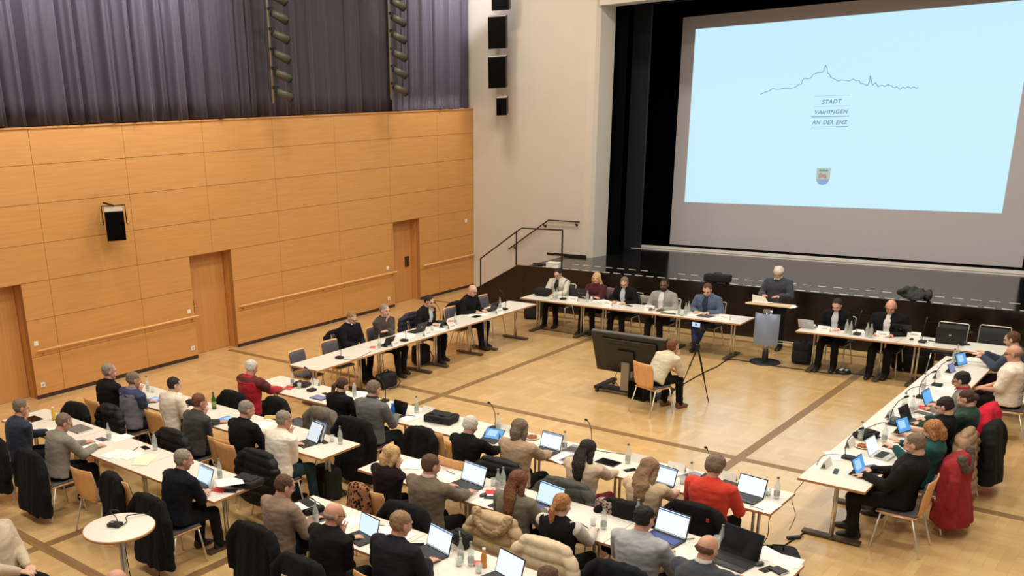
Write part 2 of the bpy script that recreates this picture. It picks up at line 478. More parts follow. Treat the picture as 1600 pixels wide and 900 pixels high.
for px, py in ((803, 383), (850, 349), (899, 347)):
    q = onplane(px, py, 1, YB-.08)-base; bm = bmesh.new(); tube(bm, [q, q+Vector((0, 0, -.07)), q+Vector((0, .08, -.08))], .011, 8); ellip(bm, q+Vector((0, .072, -.08)), (.035, .012, .035)); obj('bracket', bm, M_RAIL, rl, True)

# stage house: legs, borders, rear
M_BLUEK = mat('dark_blue_grey_masking', (26, 31, 41), .8)
def curtain(name, y_or_x0, a1, z0, z1, fixed, axis, material, label, cat, amp=.09, seed=1, wl=.16, group=None):
    rnd = random.Random(seed); bm = bmesh.new(); n = max(8, int((a1-y_or_x0)/.018)); rows = 10
    ph = 0; prof = []
    w = wl; A = amp
    for i in range(n+1):
        if i % 9 == 0: w = wl*rnd.uniform(.55, 1.7); A = amp*rnd.uniform(.45, 1.2)
        ph += (a1-y_or_x0)/n/w*PI*2*.5; prof.append((y_or_x0+(a1-y_or_x0)*i/n, 1.5*A*abs(math.sin(ph*.5))**.55-A+.18*A*math.sin(ph*2.7+1)))
    vs = []
    for r_ in range(rows+1):
        z = z0+(z1-z0)*r_/rows; row = []
        for (a, d) in prof:
            dd = d*(1.0-.12*r_/rows)+.012*noise.noise(Vector((a*3, z*1.2, seed)))
            row.append(bm.verts.new((fixed+dd, a, z) if axis == 'y' else (a, fixed+dd, z)))
        vs.append(row)
    for r_ in range(rows):
        for i in range(n): bm.faces.new((vs[r_][i], vs[r_][i+1], vs[r_+1][i+1], vs[r_+1][i]))
    ex = bmesh.ops.solidify(bm, geom=bm.faces[:], thickness=.012)
    o = obj(name, bm, material, None, True); return tag(o, label, cat, group)
curtain('masking_drape', -12.75, -11.25, SH+.01, 8.2, 24.4, 'x', M_BLK, 'black masking drape hanging on the stage left of the screen', 'curtain', .06, 3)
curtain('masking_drape', -14.9, -12.7, SH+.01, 8.2, 25.2, 'x', M_BLK, 'black drape deep in the wings behind the other masking drapes', 'curtain', .06, 4)
xa, xb = -12.1, onplane(974, 200, 1, 21.95).x
lg = obj('proscenium_leg', bbox(((xa+xb)/2, 21.95, 4.6), (abs(xb-xa), .06, 7.1)), M_BLK); tag(lg, 'tall black flat just inside the white stage jamb', 'stage flat')
xa, xb = onplane(984, 200, 1, 23.3).x, onplane(1010, 200, 1, 23.3).x
lg = obj('proscenium_leg', bbox(((xa+xb)/2, 23.3, 4.6), (abs(xb-xa), .08, 7.1)), M_BLUEK); tag(lg, 'dark blue-grey upright flat between the black flat and the screen', 'stage flat')
bd = obj('stage_border', bbox((-4.3, 22.0, 7.5), (16, .06, 1.2)), M_BLK); tag(bd, 'black border hanging across the top of the stage opening', 'stage border')
bd = obj('stage_border', bbox((-4.3, 23.32, 7.33), (16.2, .08, .66)), M_BLUEK); tag(bd, 'dark blue-grey header beam just above the screen', 'stage border')
bk = obj('wall_stage', bbox((-4.3, 26.9, 5), (22, .1, 10)), M_BLK); tag(bk, kind='structure')
bk = obj('wall_stage_left', bbox((-15.2, 24.3, 5), (.1, 5.2, 10)), M_BLK); tag(bk, kind='structure')
bk = obj('wall_stage_right', bbox((5.0, 24.3, 5), (.1, 5.2, 10)), M_BLK); tag(bk, kind='structure')

# projection screen
YP = 24.2
scn = thing('projection_screen', 'huge projection screen over the stage showing a skyline drawing and a crest', 'screen', (-7.46, YP, 1.1))
def SP(px, py):   # point on the screen plane, relative
    return onplane(px, py, 1, YP)-scn.location
x0, x1, z0, z1 = -11.45+7.46, -3.47+7.46, -.03, 5.6
obj('screen_fabric', bbox(((x0+x1)/2, .02, (z0+z1)/2), (x1-x0, .02, z1-z0)), mat('grey_screen_cloth', (200, 194, 198), .9), scn)
cx0, cx1, cz0, cz1 = -11.105+7.46, -4.0+7.46, 2.19-1.1, 6.4-1.1
def screen_mat():
    m = bpy.data.materials.new('projected_light'); m.use_nodes = True; nt = m.node_tree; b = nt.nodes['Principled BSDF']
    b.inputs['Base Color'].default_value = (.05, .05, .05, 1)
    b.inputs['Emission Color'].default_value = srgb((196, 236, 253)); b.inputs['Emission Strength'].default_value = .9
    return m
M_PROJ = screen_mat()
obj('projected_picture', bbox(((cx0+cx1)/2, .006, (cz0+cz1)/2), (cx1-cx0, .004, cz1-cz0)), M_PROJ, scn)
M_INK = emis('projected_grey', (124, 158, 170), .9); M_INK2 = emis('projected_light_grey', (160, 200, 212), .9)
sky = [(1188,147.5),(1196,144),(1202,142),(1207,138.5),(1216,140),(1224,138),(1237,138),(1243,136),(1247,132.5),(1252,131),(1254,125),(1258,122),(1262,123.5),(1267,121.5),(1271,116),(1278,113.5),(1286,113),(1288,107),(1290,102),(1292,106),(1293,114),(1296,116),(1298,121),(1303,123),(1309,126.5),(1316,125),(1328,126.5),(1333,123.5),(1337,126),(1342,125.5),(1344,129.5),(1351,131.5),(1355,134),(1358,129),(1360,118),(1362,129),(1364,133),(1368,129),(1372,135.5),(1378,133),(1382,135),(1387,132.5),(1393,134),(1397,137.5),(1401,135.5),(1406,139.5),(1411,136),(1414,138),(1419,135.5),(1423,138),(1428,136),(1432,138),(1435,136.5)]
bm = bmesh.new(); pts = [SP(*p) for p in sky]
for a, b_ in zip(pts, pts[1:]):
    d = b_-a; ang = math.atan2(d.z, d.x)
    box(bm, ((a.x+b_.x)/2, .001, (a.z+b_.z)/2), (d.length+.008, .004, .016), Euler((0, -ang, 0)).to_matrix())
obj('skyline_drawing', bm, M_INK, scn)
def text(body, px, py, h, name='lettering', spacing=1.15):
    cu = bpy.data.curves.new(name, 'FONT'); cu.body = body; cu.size = h; cu.align_x = 'CENTER'; cu.extrude = .001; cu.shear = .18; cu.space_character = spacing; cu.offset = .0035
    to = bpy.data.objects.new(name, cu); COL.objects.link(to)
    dg = bpy.context.evaluated_depsgraph_get(); me = bpy.data.meshes.new_from_object(to.evaluated_get(dg))
    bpy.data.objects.remove(to)
    p = SP(px, py); me.transform(Matrix.Translation((p.x, .0, p.z-h*.34)) @ Matrix.Rotation(PI/2, 4, 'X'))
    me.materials.clear(); me.materials.append(M_INK); return link(name, me, scn)
text('STADT', 1299, 158.5, .124); text('VAIHINGEN', 1298, 174.7, .124)
for w_, x_ in (('AN', 1275.2), ('DER', 1293.8), ('ENZ', 1314.5)): text(w_, x_, 191.2, .120, spacing=1.08)
bm = bmesh.new(); bm2 = bmesh.new()
for k, (xa, ya, xb, yb) in enumerate(((1272, 150, 1329, 149), (1272, 166.5, 1328, 165.5), (1268, 182.5, 1327, 181.5), (1266, 198.5, 1325, 198))):
    a, b_ = SP(xa, ya), SP(xb, yb); box(bm if k > 1 else bm2, ((a.x+b_.x)/2, .001, (a.z+b_.z)/2), (b_.x-a.x, .004, .018 if k > 1 else .009))
obj('underline', bm, M_INK, scn); obj('upper_rule', bm2, M_INK2, scn)
# crest
cr = SP(1286, 276); W_, H_ = .155, .2
shield = [(-W_, H_), (W_, H_), (W_, -.05), (W_*.85, -.12), (W_*.5, -.18), (0, -H_), (-W_*.5, -.18), (-W_*.85, -.12), (-W_, -.05)]
def flat(poly, col, y, nm, par):
    bm = bmesh.new(); prism(bm, [(cr.x+a, cr.z+b_) for a, b_ in poly], y-.002, y+.002); return obj(nm, bm, emis(nm+'_light', col, .9), par)
sh = flat(shield, (176, 196, 186), .0, 'crest', scn)
flat([(-W_*.93, -.06), (W_*.93, -.06), (W_*.8, -.12), (W_*.45, -.172), (0, -.19), (-W_*.45, -.172), (-W_*.8, -.12)], (140, 170, 205), -.004, 'crest_base', sh)
flat([(-.1, .15), (-.07, .17), (-.04, .15), (0, .17), (.04, .15), (.08, .17), (.11, .14), (.1, .12), (-.1, .12)], (128, 148, 146), -.004, 'crest_antler', sh)
flat([(-.1, .07), (-.05, .1), (-.02, .05), (.05, .06), (.08, .03), (.1, -.03), (.05, -.05), (.02, -.02), (-.04, -.02), (-.07, -.05), (-.1, -.04)], (186, 150, 142), -.004, 'crest_lion', sh)

# hall curtains above the wooden wall
def curtain_mat():
    m = bpy.data.materials.new('grey_purple_satin'); m.use_nodes = True; b = m.node_tree.nodes['Principled BSDF']
    b.inputs['Base Color'].default_value = srgb((88, 79, 92)); b.inputs['Roughness'].default_value = .5
    b.inputs['Sheen Weight'].default_value = .3
    return m
M_CUR = curtain_mat()
g_ = 'grey curtains above the wood wall'
curtain('hall_curtain', 3.5, 13.62, WT+.04, 8.6, XW-.04, 'y', M_CUR, 'long grey-purple pleated curtain left of the first lamp column', 'curtain', .20, 11, .21, g_)
curtain('hall_curtain', 13.5, 18.3, WT+.04, 8.6, XW-.26, 'y', M_CUR, 'darker grey-purple curtain between the two columns of spotlights', 'curtain', .10, 12, .26, g_)
curtain('hall_curtain', 18.06, 21.1, WT+.04, 8.6, XW-.04, 'y', M_CUR, 'short grey-purple curtain beside the white wall', 'curtain', .17, 13, .17, g_)

# lamp columns
M_CAN = mat('grey_green_lamp_can', (82, 79, 66), .5, .3)
def lamp_column(px_top, px_bot, bot_y, fixtures, lab, lab2, rz):
    xq = XW+.42
    pb = onplane(px_bot, bot_y, 0, xq)
    t = thing('lamp_pole', lab, 'lamp pole', (xq, pb.y, pb.z), 0, 'vertical lamp poles')
    bm = bmesh.new(); tube(bm, [(0, 0, 0), (0, 0, 3.4)], .024, 10); obj('pole', bm, mat('light_pole', (150, 146, 132), .4, .5), t, True)
    for z in (3.1,):
        bm = bmesh.new(); tube(bm, [(-.87, 0, z), (0, 0, z)], .015, 8); obj('wall_arm', bm, M_BLKM, t, True)
    bm = bmesh.new(); tube(bm, [(0, -.05, .02), (.02, -.12, .4), (0, -.07, .8), (.02, -.13, 1.2), (0, -.06, 1.7), (.02, -.12, 2.3), (0, -.05, 3)], .007, 6); obj('cable', bm, M_BLKM, t, True)
    for i, py in enumerate(fixtures):
        z = onplane(px_bot, py, 0, xq).z
        s = thing('stage_spotlight', lab2 % ['lowest', 'second from the bottom', 'third from the bottom', 'fourth from the bottom', 'fifth from the bottom', 'sixth from the bottom', 'topmost'][i], 'spotlight', (xq, pb.y+.04, z), rz, 'spotlights on the poles')
        d = Vector((.25, 1, -.42)).normalized()
        bm = bmesh.new(); tube(bm, [Vector((.06, .02, 0)), Vector((.06, .02, 0))+d*.34], [.07, .085], 16, rounded=False); obj('lamp_can', bm, M_CAN, s, True)
        bm = bmesh.new(); tube(bm, [Vector((.06, .02, 0))+d*.34, Vector((.06, .02, 0))+d*.37], [.088, .088], 16, rounded=False); obj('front_ring', bm, M_BLKM, s, True)
        bm = bmesh.new(); tube(bm, [(0, 0, .09), (.06, .06, .1), (.06, .12, -.02)], .01, 6); obj('yoke', bm, M_BLKM, s, True)
        obj('clamp', bbox((0, -.02, .08), (.07, .07, .06), bev=.008), M_BLKM, s)
lamp_column(418, 427, 160, [143, 113, 83, 52, 21, -8], 'pole carrying spotlights before the curtain, the one nearer the camera', 'spotlight on the nearer lamp pole, %s', 0)
lamp_column(606, 611, 154, [136, 109, 82, 54, 27, 2], 'vertical pole carrying spotlights in front of the curtain, nearer the stage', 'spotlight on the lamp pole nearer the stage, %s', 0)

# loudspeaker cluster on white wall
for (px, py, w, h, lab, tl) in ((778, 50, .44, .74, 'black loudspeaker on the white wall, second of the column from the top', .12), (778, 112, .44, .74, 'black loudspeaker on the white wall, just above the small one', .18), (785, 165, .26, .42, 'small black loudspeaker at the bottom of the white wall column', .3), (783, -2, .42, .5, 'black loudspeaker cut by the top edge, topmost of the white wall column', .12)):
    p = onplane(px, py, 1, YB-.55)
    s = thing('hanging_loudspeaker', lab, 'loudspeaker', p, R(28), 'loudspeakers on the white wall')
    speaker_box(s, w, .38, h, True, R(8))
    bm = bmesh.new(); tube(bm, [(0, .19, .1), (0, .5, .25)], .02, 8); obj('wall_bracket', bm, M_WHT, s)

# stage clutter
def crumple(name, lab, cat, px, py, z, size, col, seed=1):
    p = gp(px, py, z)
    bm = bmesh.new(); r_ = random.Random(seed)
    for k in range(7): ellip(bm, (r_.uniform(-1, 1)*size[0]*.5, r_.uniform(-1, 1)*size[1]*.5, size[2]*r_.uniform(.3, .55)), (size[0]*.42, size[1]*.4, size[2]*.42), Euler((r_.uniform(-.4, .4), r_.uniform(-.4, .4), r_.uniform(0, 3))).to_matrix(), 12)
    o = soft(name, bm, mat(name+'_cloth', col, .9), None, .02, 2, 0, lambda c, n: .07*noise.noise(c*9+Vector((seed, 0, 0)))*min(1, max(0, c.z*12))+.02*(1-3*abs(noise.noise(c*15)))*min(1, max(0, c.z*12)))
    o.location = p; return tag(o, lab, cat)
crumple('crumpled_jacket', 'crumpled dark grey jacket lying on the stage edge', 'jacket', 1430, 468, SH, (.36, .20, .20), (58, 58, 62), 5)
cs = thing('instrument_case', 'black oblong case lying on the stage edge left of the speaker', 'case', gp(1121, 441, SH), R(3))
obj('case_body', bbox((0, 0, .09), (.55, .22, .16), bev=.04), mat('black_cloth_case', (16, 16, 18), .8), cs); bm = bmesh.new(); tube(bm, [(-.08, 0, .17), (-.06, 0, .2), (.06, 0, .2), (.08, 0, .17)], .01, 6); obj('handle', bm, M_BLKP, cs)
cs = thing('paper_carton', 'white paper carton on the stage corner by the railing post', 'box', gp(866, 417, SH), R(2)); obj('carton', bbox((0, 0, .05), (.34, .2, .1)), M_WHT, cs); obj('carton_lid', bbox((0, 0, .102), (.35, .21, .012)), M_PAPER, cs)
cs = thing('folded_stand', 'dark folded stand lying on the stage corner left of the white carton', 'stand', gp(848, 414, SH), R(5)); 
for k in range(3):
    bm = bmesh.new(); tube(bm, [(-.25, -.03+.03*k, .02), (.25, -.03+.03*k, .02)], .012, 8); obj('leg', bm, M_BLKM, cs)

# ================================================================== FURNITURE
# ---- tables
TL, TW, TH = 1.632, .70, .74
def make_table():
    t = thing('folding_table', '', 'table')
    obj('tabletop', bbox((0, 0, TH-.010), (TL-.008, TW-.008, .022), bev=.002), M_TOP, t)
    bm = bmesh.new(); 
    for s in (-1, 1):
        box(bm, (0, s*(TW/2-.004), TH-.013), (TL, .008, .026)); box(bm, (s*(TL/2-.004), 0, TH-.013), (.008, TW-.016, .026))
    obj('edge_band', bm, M_EDGE, t)
    for s in (-1, 1):
        for q in (-1, 1):
            bm = bmesh.new(); tube(bm, [(s*(TL/2-.26)+q*.03, -.0, .03), (s*(TL/2-.26)+q*.03, 0, TH-.03)], .0165, 12, rounded=False); obj('leg', bm, M_CHROME, t, True)
        bm = bmesh.new(); box(bm, (s*(TL/2-.26), 0, .028), (.1, .62, .03), bev=.008); obj('foot', bm, M_FOOT, t)
        obj('top_bracket', bbox((s*(TL/2-.26), 0, TH-.034), (.12, .5, .018)), M_STEEL, t)
    obj('rail', bbox((0, 0, TH-.045), (TL-.6, .04, .03)), M_STEEL, t)
    return t
TAB = Proto(make_table())
ORD = ['first', 'second', 'third', 'fourth', 'fifth']
def row(n, start, along, yc_xc, horiz, what, ends):
    for k in range(n):
        c = start+TL*(k+.5)
        loc = (c, yc_xc, 0) if horiz else (yc_xc, c, 0)
        TAB.put('white table with beech edge, %s' % (ends[k]), loc, 0 if horiz else PI/2, 'tables of the '+what)
row(4, 10.40, 0, -11.27, False, 'row along the wood wall', ['nearest the camera in the row along the wood wall', 'second from the camera in the row along the wood wall', 'third from the camera in the row along the wood wall', 'farthest in the row along the wood wall'])
row(3, -6.70-3*TL, 0, 17.66, True, 'stage row left of the lectern', ['leftmost of the stage row', 'middle one of the stage row left of the lectern', 'nearest the lectern on its left in the stage row'])
row(2, -5.70, 0, 17.66, True, 'stage row right of the lectern', ['just right of the lectern', 'bearing the open black laptop before the stage'])
row(4, 10.30, 0, -2.86, False, 'right-hand row', ['at the near end of the right-hand row', 'second from the near end of the right-hand row', 'bearing the red folder in the right-hand row', 'at the stage end of the right-hand row'])
row(5, -3.07-5*TL, 0, 9.50, True, 'long inner row', ['leftmost in the long inner row', 'second from the left in the long inner row', 'bearing the closed black bag, long inner row', 'bearing the pretzel plate in the long inner row', 'rightmost in the long inner row'])
row(3, -7.90-3*TL, 0, 7.86, True, 'middle left row', ['leftmost in the middle left row', 'centre one of the middle left row', 'rightmost in the middle left row'])
row(3, -7.90-3*TL, 0, 6.18, True, 'front left row', ['leftmost in the front left row', 'centre one of the front left row covered with papers', 'rightmost in the front left row'])
row(3, -2.42-3*TL, 0, 7.88, True, 'second foreground row', ['leftmost in the second foreground row', 'centre one of the second foreground row, half empty', 'rightmost in the second foreground row with the black laptop'])
row(3, -7.16, 0, 6.30, True, 'foremost row', ['leftmost in the foremost row', 'centre one of the foremost row with bottles and cups', 'cut by the bottom edge in the foremost row'])

# ---- chairs
def curved_panel(bm, w, pts, th=.012, curve=.03, n=8, taper=None):
    """pts list of (y,z) along the profile; width w; bows backwards by curve"""
    rows = []
    for j, (y, z) in enumerate(pts):
        ww = w if taper is None else w*taper[j]
        rows.append([Vector((ww*(i/n-.5), y-curve*(1-(2*i/n-1)**2), z)) for i in range(n+1)])
    V = [[bm.verts.new(p) for p in r_] for r_ in rows]
    for j in range(len(V)-1):
        for i in range(n): bm.faces.new((V[j][i], V[j][i+1], V[j+1][i+1], V[j+1][i]))
    bmesh.ops.recalc_face_normals(bm, faces=bm.faces)
    bmesh.ops.solidify(bm, geom=bm.faces[:], thickness=th)
def make_chair(style):
    t = thing('stacking_chair' if style == 'beech' else 'frame_chair', '', 'chair')
    if style == 'beech':
        bm = bmesh.new(); curved_panel(bm, .42, [(-.17, .45), (-.195, .50), (-.205, .58), (-.215, .68), (-.235, .78), (-.25, .86)], .012, .028, 8, [.8, .92, .98, 1.0, .98, .95])
        obj('backrest', bm, M_BEECH, t, True)
        bm = bmesh.new(); curved_panel(bm, .40, [(-.185, .52), (-.192, .60), (-.20, .70), (-.218, .78), (-.232, .84)], .016, .028, 8, [.9, .95, .95, .95, .9])
        o = obj('back_cushion', bm, M_PAD, t, True)
    else:
        bm = bmesh.new(); curved_panel(bm, .42, [(-.18, .50), (-.20, .62), (-.22, .74), (-.235, .85)], .03, .01, 8)
        obj('backrest', bm, M_DPAD, t, True)
        bm = bmesh.new(); tube(bm, [(-.22, -.18, .46), (-.225, -.205, .62), (-.228, -.24, .87), (-.21, -.243, .885), (.21, -.243, .885), (.228, -.24, .87), (.225, -.205, .62), (.22, -.18, .46)], .011, 8); obj('back_frame', bm, mat('pale_metal_frame', (206, 200, 186), .35, .7), t, True)
    bm = bmesh.new(); box(bm, (0, .02, .432), (.41, .40, .014), bev=.005); obj('seat', bm, M_BEECH if style == 'beech' else M_BLKP, t)
    bm = bmesh.new(); box(bm, (0, .025, .45), (.39, .38, .024), bev=.01); obj('seat_cushion', bm, M_PAD if style == 'beech' else M_DPAD, t, True)
    for sx in (-1, 1):
        bm = bmesh.new(); tube(bm, [(sx*.20, .17, .42), (sx*.235, .23, .012)], .0105, 10); obj('leg', bm, M_CHROME, t, True)
        bm = bmesh.new(); tube(bm, [(sx*.20, -.14, .42), (sx*.235, -.26, .012)], .0105, 10); obj('leg', bm, M_CHROME, t, True)
    bm = bmesh.new(); tube(bm, [(-.20, .17, .42), (-.20, -.14, .42), (.20, -.14, .42), (.20, .17, .42), (-.20, .17, .42)], .010, 8); obj('seat_frame', bm, M_CHROME, t, True)
    return t
CH_A = Proto(make_chair('beech')); CH_B = Proto(make_chair('frame'))

# ---- people
SKIN = {'l': (216, 170, 146), 'r': (206, 152, 128), 'd': (104, 70, 54), 't': (205, 150, 120)}
HC = {'grey': (138, 128, 116), 'white': (206, 200, 188), 'brown': (88, 60, 42), 'dark': (36, 26, 22), 'black': (24, 19, 18), 'blonde': (200, 164, 116), 'light': (142, 112, 82), 'red': (112, 66, 42), 'auburn': (70, 40, 30), 'greybrown': (118, 100, 84), 'ginger': (172, 116, 70)}
PEOPLE = {}
def person(key, label, hp, rz, lean=14, top=(60, 60, 60), skin='l', hair=('short', 'brown'), hands='table', hpitch=22, hyaw=0, s=1.0, edge=.35, trousers=(32, 32, 38), collar=None, inner=None, wide=1.0, legs='fwd', standing=False, face=False, glasses=False, chair='beech', beard=None, shoes=(30, 24, 22), short_sleeve=False, vest=None, twist=0, belt=None, stripe=None, chair_rz=None, chair_label=None, lean_side=0, loc=None, tex=0):
    seat_z = .50*1.0
    if not standing and key != 'C0': lean = lean*(.28 if key[0] in 'CI' else .55) if lean > 0 else lean
    dk_ = lambda c: tuple(int(v*.62) for v in c) if max(c) < 60 else tuple(c)
    top = dk_(top); trousers = dk_(trousers)
    if vest is None and inner: inner = dk_(inner)
    P = Vector((0, 0, seat_z+.06)) if not standing else Vector((0, 0, .93))
    a = R(lean); L1 = .26*s; L2 = .24*s
    d1 = Vector((math.sin(R(lean_side)), math.sin(a*.8), math.cos(a*.8))).normalized(); d2 = Vector((math.sin(R(lean_side)), math.sin(a*1.25), math.cos(a*1.25))).normalized()
    C = P+d1*L1; N = C+d2*L2
    hpz = R(hpitch)
    nd = Vector((0, math.sin(a*1.0+hpz*.35), math.cos(a*1.0+hpz*.35)))
    HR = Matrix.Rotation(R(hyaw), 3, 'Z') @ Matrix.Rotation(-hpz, 3, 'X')       # head orientation
    A = N+nd*.050*s                                                             # atlas
    H = A+HR @ Vector((0, .018, .085*s))
    if loc is None:
        w = gp(hp[0], hp[1], H.z); off = Matrix.Rotation(rz, 3, 'Z') @ Vector((H.x, H.y, 0))
        root = Vector((w.x-off.x, w.y-off.y, 0))
    else: root = Vector(loc)
    short = label.replace('seated ', '')
    for c_ in (' at the ', ' in the ', ' before the ', ' right of the ', ' at a ', ',', ' of whom', ' resting', ' leaning', ' writing', ' with hand', ' typing'):
        short = short.split(c_)[0]
    t = thing('person', label, 'person', root, rz)
    X = Vector((1, 0, 0))
    # shoulders
    sw = (.178 if inner else .188)*s*(wide*.6+.4)
    Rz2 = Matrix.Rotation(R(twist), 3, 'Z')
    Xs = Rz2 @ X
    Sh = {1: N-d2*.066*s+Xs*sw, -1: N-d2*.066*s-Xs*sw}
    la, lf = .285*s, .255*s
    if isinstance(edge, tuple): edge = max(.2, (edge[1]-root[edge[0]])*edge[2])
    if edge is None: edge = .4
    ty = min(edge+.10, N.y+.47)
    tz = .775
    def tgt(side):
        h = hands if isinstance(hands, str) else (hands[0] if side == -1 else hands[1])
        F = HR @ Vector((0, 1, 0))
        if h == 'table': return Vector((side*.13, ty, tz)), Vector((-side*.45, 1, -.05))
        if h == 'type': return Vector((side*.10, ty, tz+.015)), Vector((-side*.12, 1, -.12))
        if h == 'far': return Vector((side*.14, ty+.05, tz)), Vector((-side*.1, 1, 0))
        if h == 'chin': return H+HR @ Vector((side*.045, .085, -.215)), HR @ Vector((-side*.28, .05, 1))
        if h == 'cheek': return H+HR @ Vector((side*.088, .065, -.20)), HR @ Vector((-side*.05, -.05, 1))
        if h == 'temple': return H+HR @ Vector((side*.10, .06, -.14)), HR @ Vector((-side*.08, -.1, 1))
        if h == 'cross': return Vector((-side*.10, N.y+.20, max(.86, N.z-.30))), Vector((-side*1, -.1, .1))
        if h == 'fold': return Vector((-side*.06, ty-.06, tz+.02)), Vector((-side*1, .15, .0))
        if h == 'lap': return Vector((side*.07, .30, .68)), Vector((-side*.5, 1, -.2))
        if h == 'knee': return Vector((side*.12, .46, .62)), Vector((0, 1, -.5))
        if h == 'hold': return Vector((side*.12, N.y+.36, tz+.11)), Vector((-side*.1, 1, .35))
        if h == 'lect': return Vector((side*.15, .36, 1.13)), Vector((-side*.6, 1, 0))
        if h == 'raise': return H+HR @ Vector((side*.12, .16, -.02)), Vector((0, .2, 1))
        return Vector((side*.13, ty, tz)), Vector((-side*.4, 1, 0))
    arms = {}
    for sd in (-1, 1):
        W, hd = tgt(sd); S = Sh[sd]; v = W-S; D = v.length; mx = (la+lf)*.985
        if D > mx: W = S+v.normalized()*mx; v = W-S; D = mx
        k = (la*la-lf*lf+D*D)/(2*D); h_ = math.sqrt(max(0, la*la-k*k)); dn = v.normalized()
        pole = Vector((sd*.55, -.15, -1)) if not (isinstance(hands, str) and hands in ('fold', 'cross')) else Vector((sd*1.0, 0, -.8))
        pole = (pole-dn*pole.dot(dn)).normalized()
        E_ = S+dn*k+pole*h_
        if E_.z < .76 and E_.y > edge-.02 and not standing: E_.z = .78
        arms[sd] = (S, E_, W, hd.normalized())
    # legs
    hipw = .088*s
    LG = {}
    for sd in (-1, 1):
        hj = Vector((sd*hipw, 0.0, P.z-.015))
        if standing:
            kn = Vector((sd*.10, .03+(.06 if sd > 0 else -.02), .50)); an = Vector((sd*.12, -.03 if sd > 0 else .0, .085))
        elif legs == 'tuck': kn = Vector((sd*.13, .42, .50)); an = Vector((sd*.10, .20, .10))
        elif legs == 'cross': kn = Vector((sd*.10, .43, .52 if sd < 0 else .60)); an = Vector((-sd*.04, .46 if sd < 0 else .66, .10 if sd < 0 else .28))
        elif legs == 'wide': kn = Vector((sd*.24, .38, .50)); an = Vector((sd*.20, .34, .09))
        else: kn = Vector((sd*.12, .43, .50)); an = Vector((sd*.12, .42+.05*sd, .09))
        LG[sd] = (hj, kn, an)
    ay = lambda d: Vector((0, d.z, -d.y)) if abs(d.x) < .01 else (Vector((0, 1, 0))-d*d.y).normalized()
    def torso(bm, g, hem, topk=1.0, neck=True, belly=0.0):
        """g: inflation; hem: extra length below the pelvis"""
        w = s*(wide*.7+.36)
        rings = [(P-d1*hem+Vector((0, -.005, 0)), X, ay(d1), (.168*w+g), (.128*w+g)),
                 (P+d1*.02, X, ay(d1), .166*w+g, .125*w+g),
                 (P+d1*L1*.5+Vector((0, belly, 0)), X, ay(d1), .150*w+g, .112*w+g+belly),
                 (C, Xs, ay(d2), .162*w+g, .117*w+g),
                 (C+d2*L2*.35, Xs, ay(d2), .176*w+g, .122*w+g),
                 (C+d2*L2*.68+Vector((0, -.008, 0)), Xs, ay(d2), .176*w+g, .108*w+g),
                 (C+d2*L2*.88+Vector((0, -.012, 0)), Xs, ay(d2), .135*w+g, .082*w+g)]
        if neck: rings.append((N+d2*.012+Vector((0, -.006, 0)), Xs, ay(d2), .079*s+g*.6, .070*s+g*.6))
        # under-hem closing
        loft(bm, rings, 20)
    def arm(bm, sd, g, upto=1.0):
        S, E_, W, hd = arms[sd]
        if upto >= 1:
            tube(bm, [S-Xs*sd*.05, S, S.lerp(E_, .5), E_], [.054*s+g, .058*s+g, .056*s+g, .049*s+g], 12)
            tube(bm, [E_, E_.lerp(W, .4), W], [.049*s+g, .046*s+g, .033*s+g*.9], 12)
        else:
            tube(bm, [S-Xs*sd*.05, S, S.lerp(E_, upto)], [.058*s+g, .062*s+g, .055*s+g*1.6], 12)
    # ---- body
    bm = bmesh.new()
    torso(bm, -.016, .0)
    tube(bm, [N-d2*.05, N+nd*.05*s, A+HR @ Vector((0, .0, .02))], [.060*s, .056*s, .054*s], 14)
    for sd in (-1, 1):
        S, E_, W, hd = arms[sd]
        tube(bm, [S-Xs*sd*.05, S, S.lerp(E_, .5), E_], [.046*s, .048*s, .041*s, .036*s], 12)
        tube(bm, [E_, E_.lerp(W, .35), W], [.036*s, .036*s, .0255*s], 12)
        hj, kn, an = LG[sd]
        tube(bm, [hj, hj.lerp(kn, .5), kn], [.078*s, .068*s, .052*s], 12); tube(bm, [kn, kn.lerp(an, .35), an, an+Vector((0, .05, -.045))], [.052*s, .05*s, .034*s, .022*s], 12)
        # hand: palm, four fingers, thumb
        up = Vector((0, 0, 1)); side_ax = hd.cross(up)
        if side_ax.length < .2: side_ax = Vector((1, 0, 0))
        side_ax.normalize(); nrm = side_ax.cross(hd).normalized()      # back of hand
        Pm = W+hd*.045*s
        loft(bm, [(W-hd*.01, side_ax, nrm, .024*s, .021*s), (W+hd*.03*s, side_ax, nrm, .034*s, .018*s), (W+hd*.07*s, side_ax, nrm, .043*s, .0165*s), (W+hd*.092*s, side_ax, nrm, .042*s, .0135*s)], 12)
        curl = .5
        for i, (o_, ln, fan) in enumerate(((-.034, .062, -.16), (-.0115, .075, -.05), (.0115, .08, .05), (.034, .07, .16))):
            b0 = W+hd*.082*s+side_ax*o_*s; dd = (hd+side_ax*fan).normalized(); pts = [b0]; c_ = curl*(.6+.12*i)
            for j, fr in enumerate((.45, .32, .23)):
                dd = (dd-nrm*c_*.45).normalized(); pts.append(pts[-1]+dd*ln*s*fr)
            tube(bm, pts, [.0092*s, .0088*s, .0082*s, .0072*s], 8)
        th = -sd
        b0 = W+hd*.03*s+side_ax*th*.028*s
        # thumb on the inner side of the hand
        if side_ax.dot(X)*sd > 0: pass
        else: b0 = W+hd*.03*s-side_ax*th*.028*s
        sg = 1 if (b0-W).dot(side_ax) > 0 else -1
        tube(bm, [b0, b0+(hd*.8+side_ax*sg*.75-nrm*.3).normalized()*.035*s, b0+(hd*.95+side_ax*sg*.6-nrm*.4).normalized()*.062*s], [.0125*s, .011*s, .0088*s], 8)
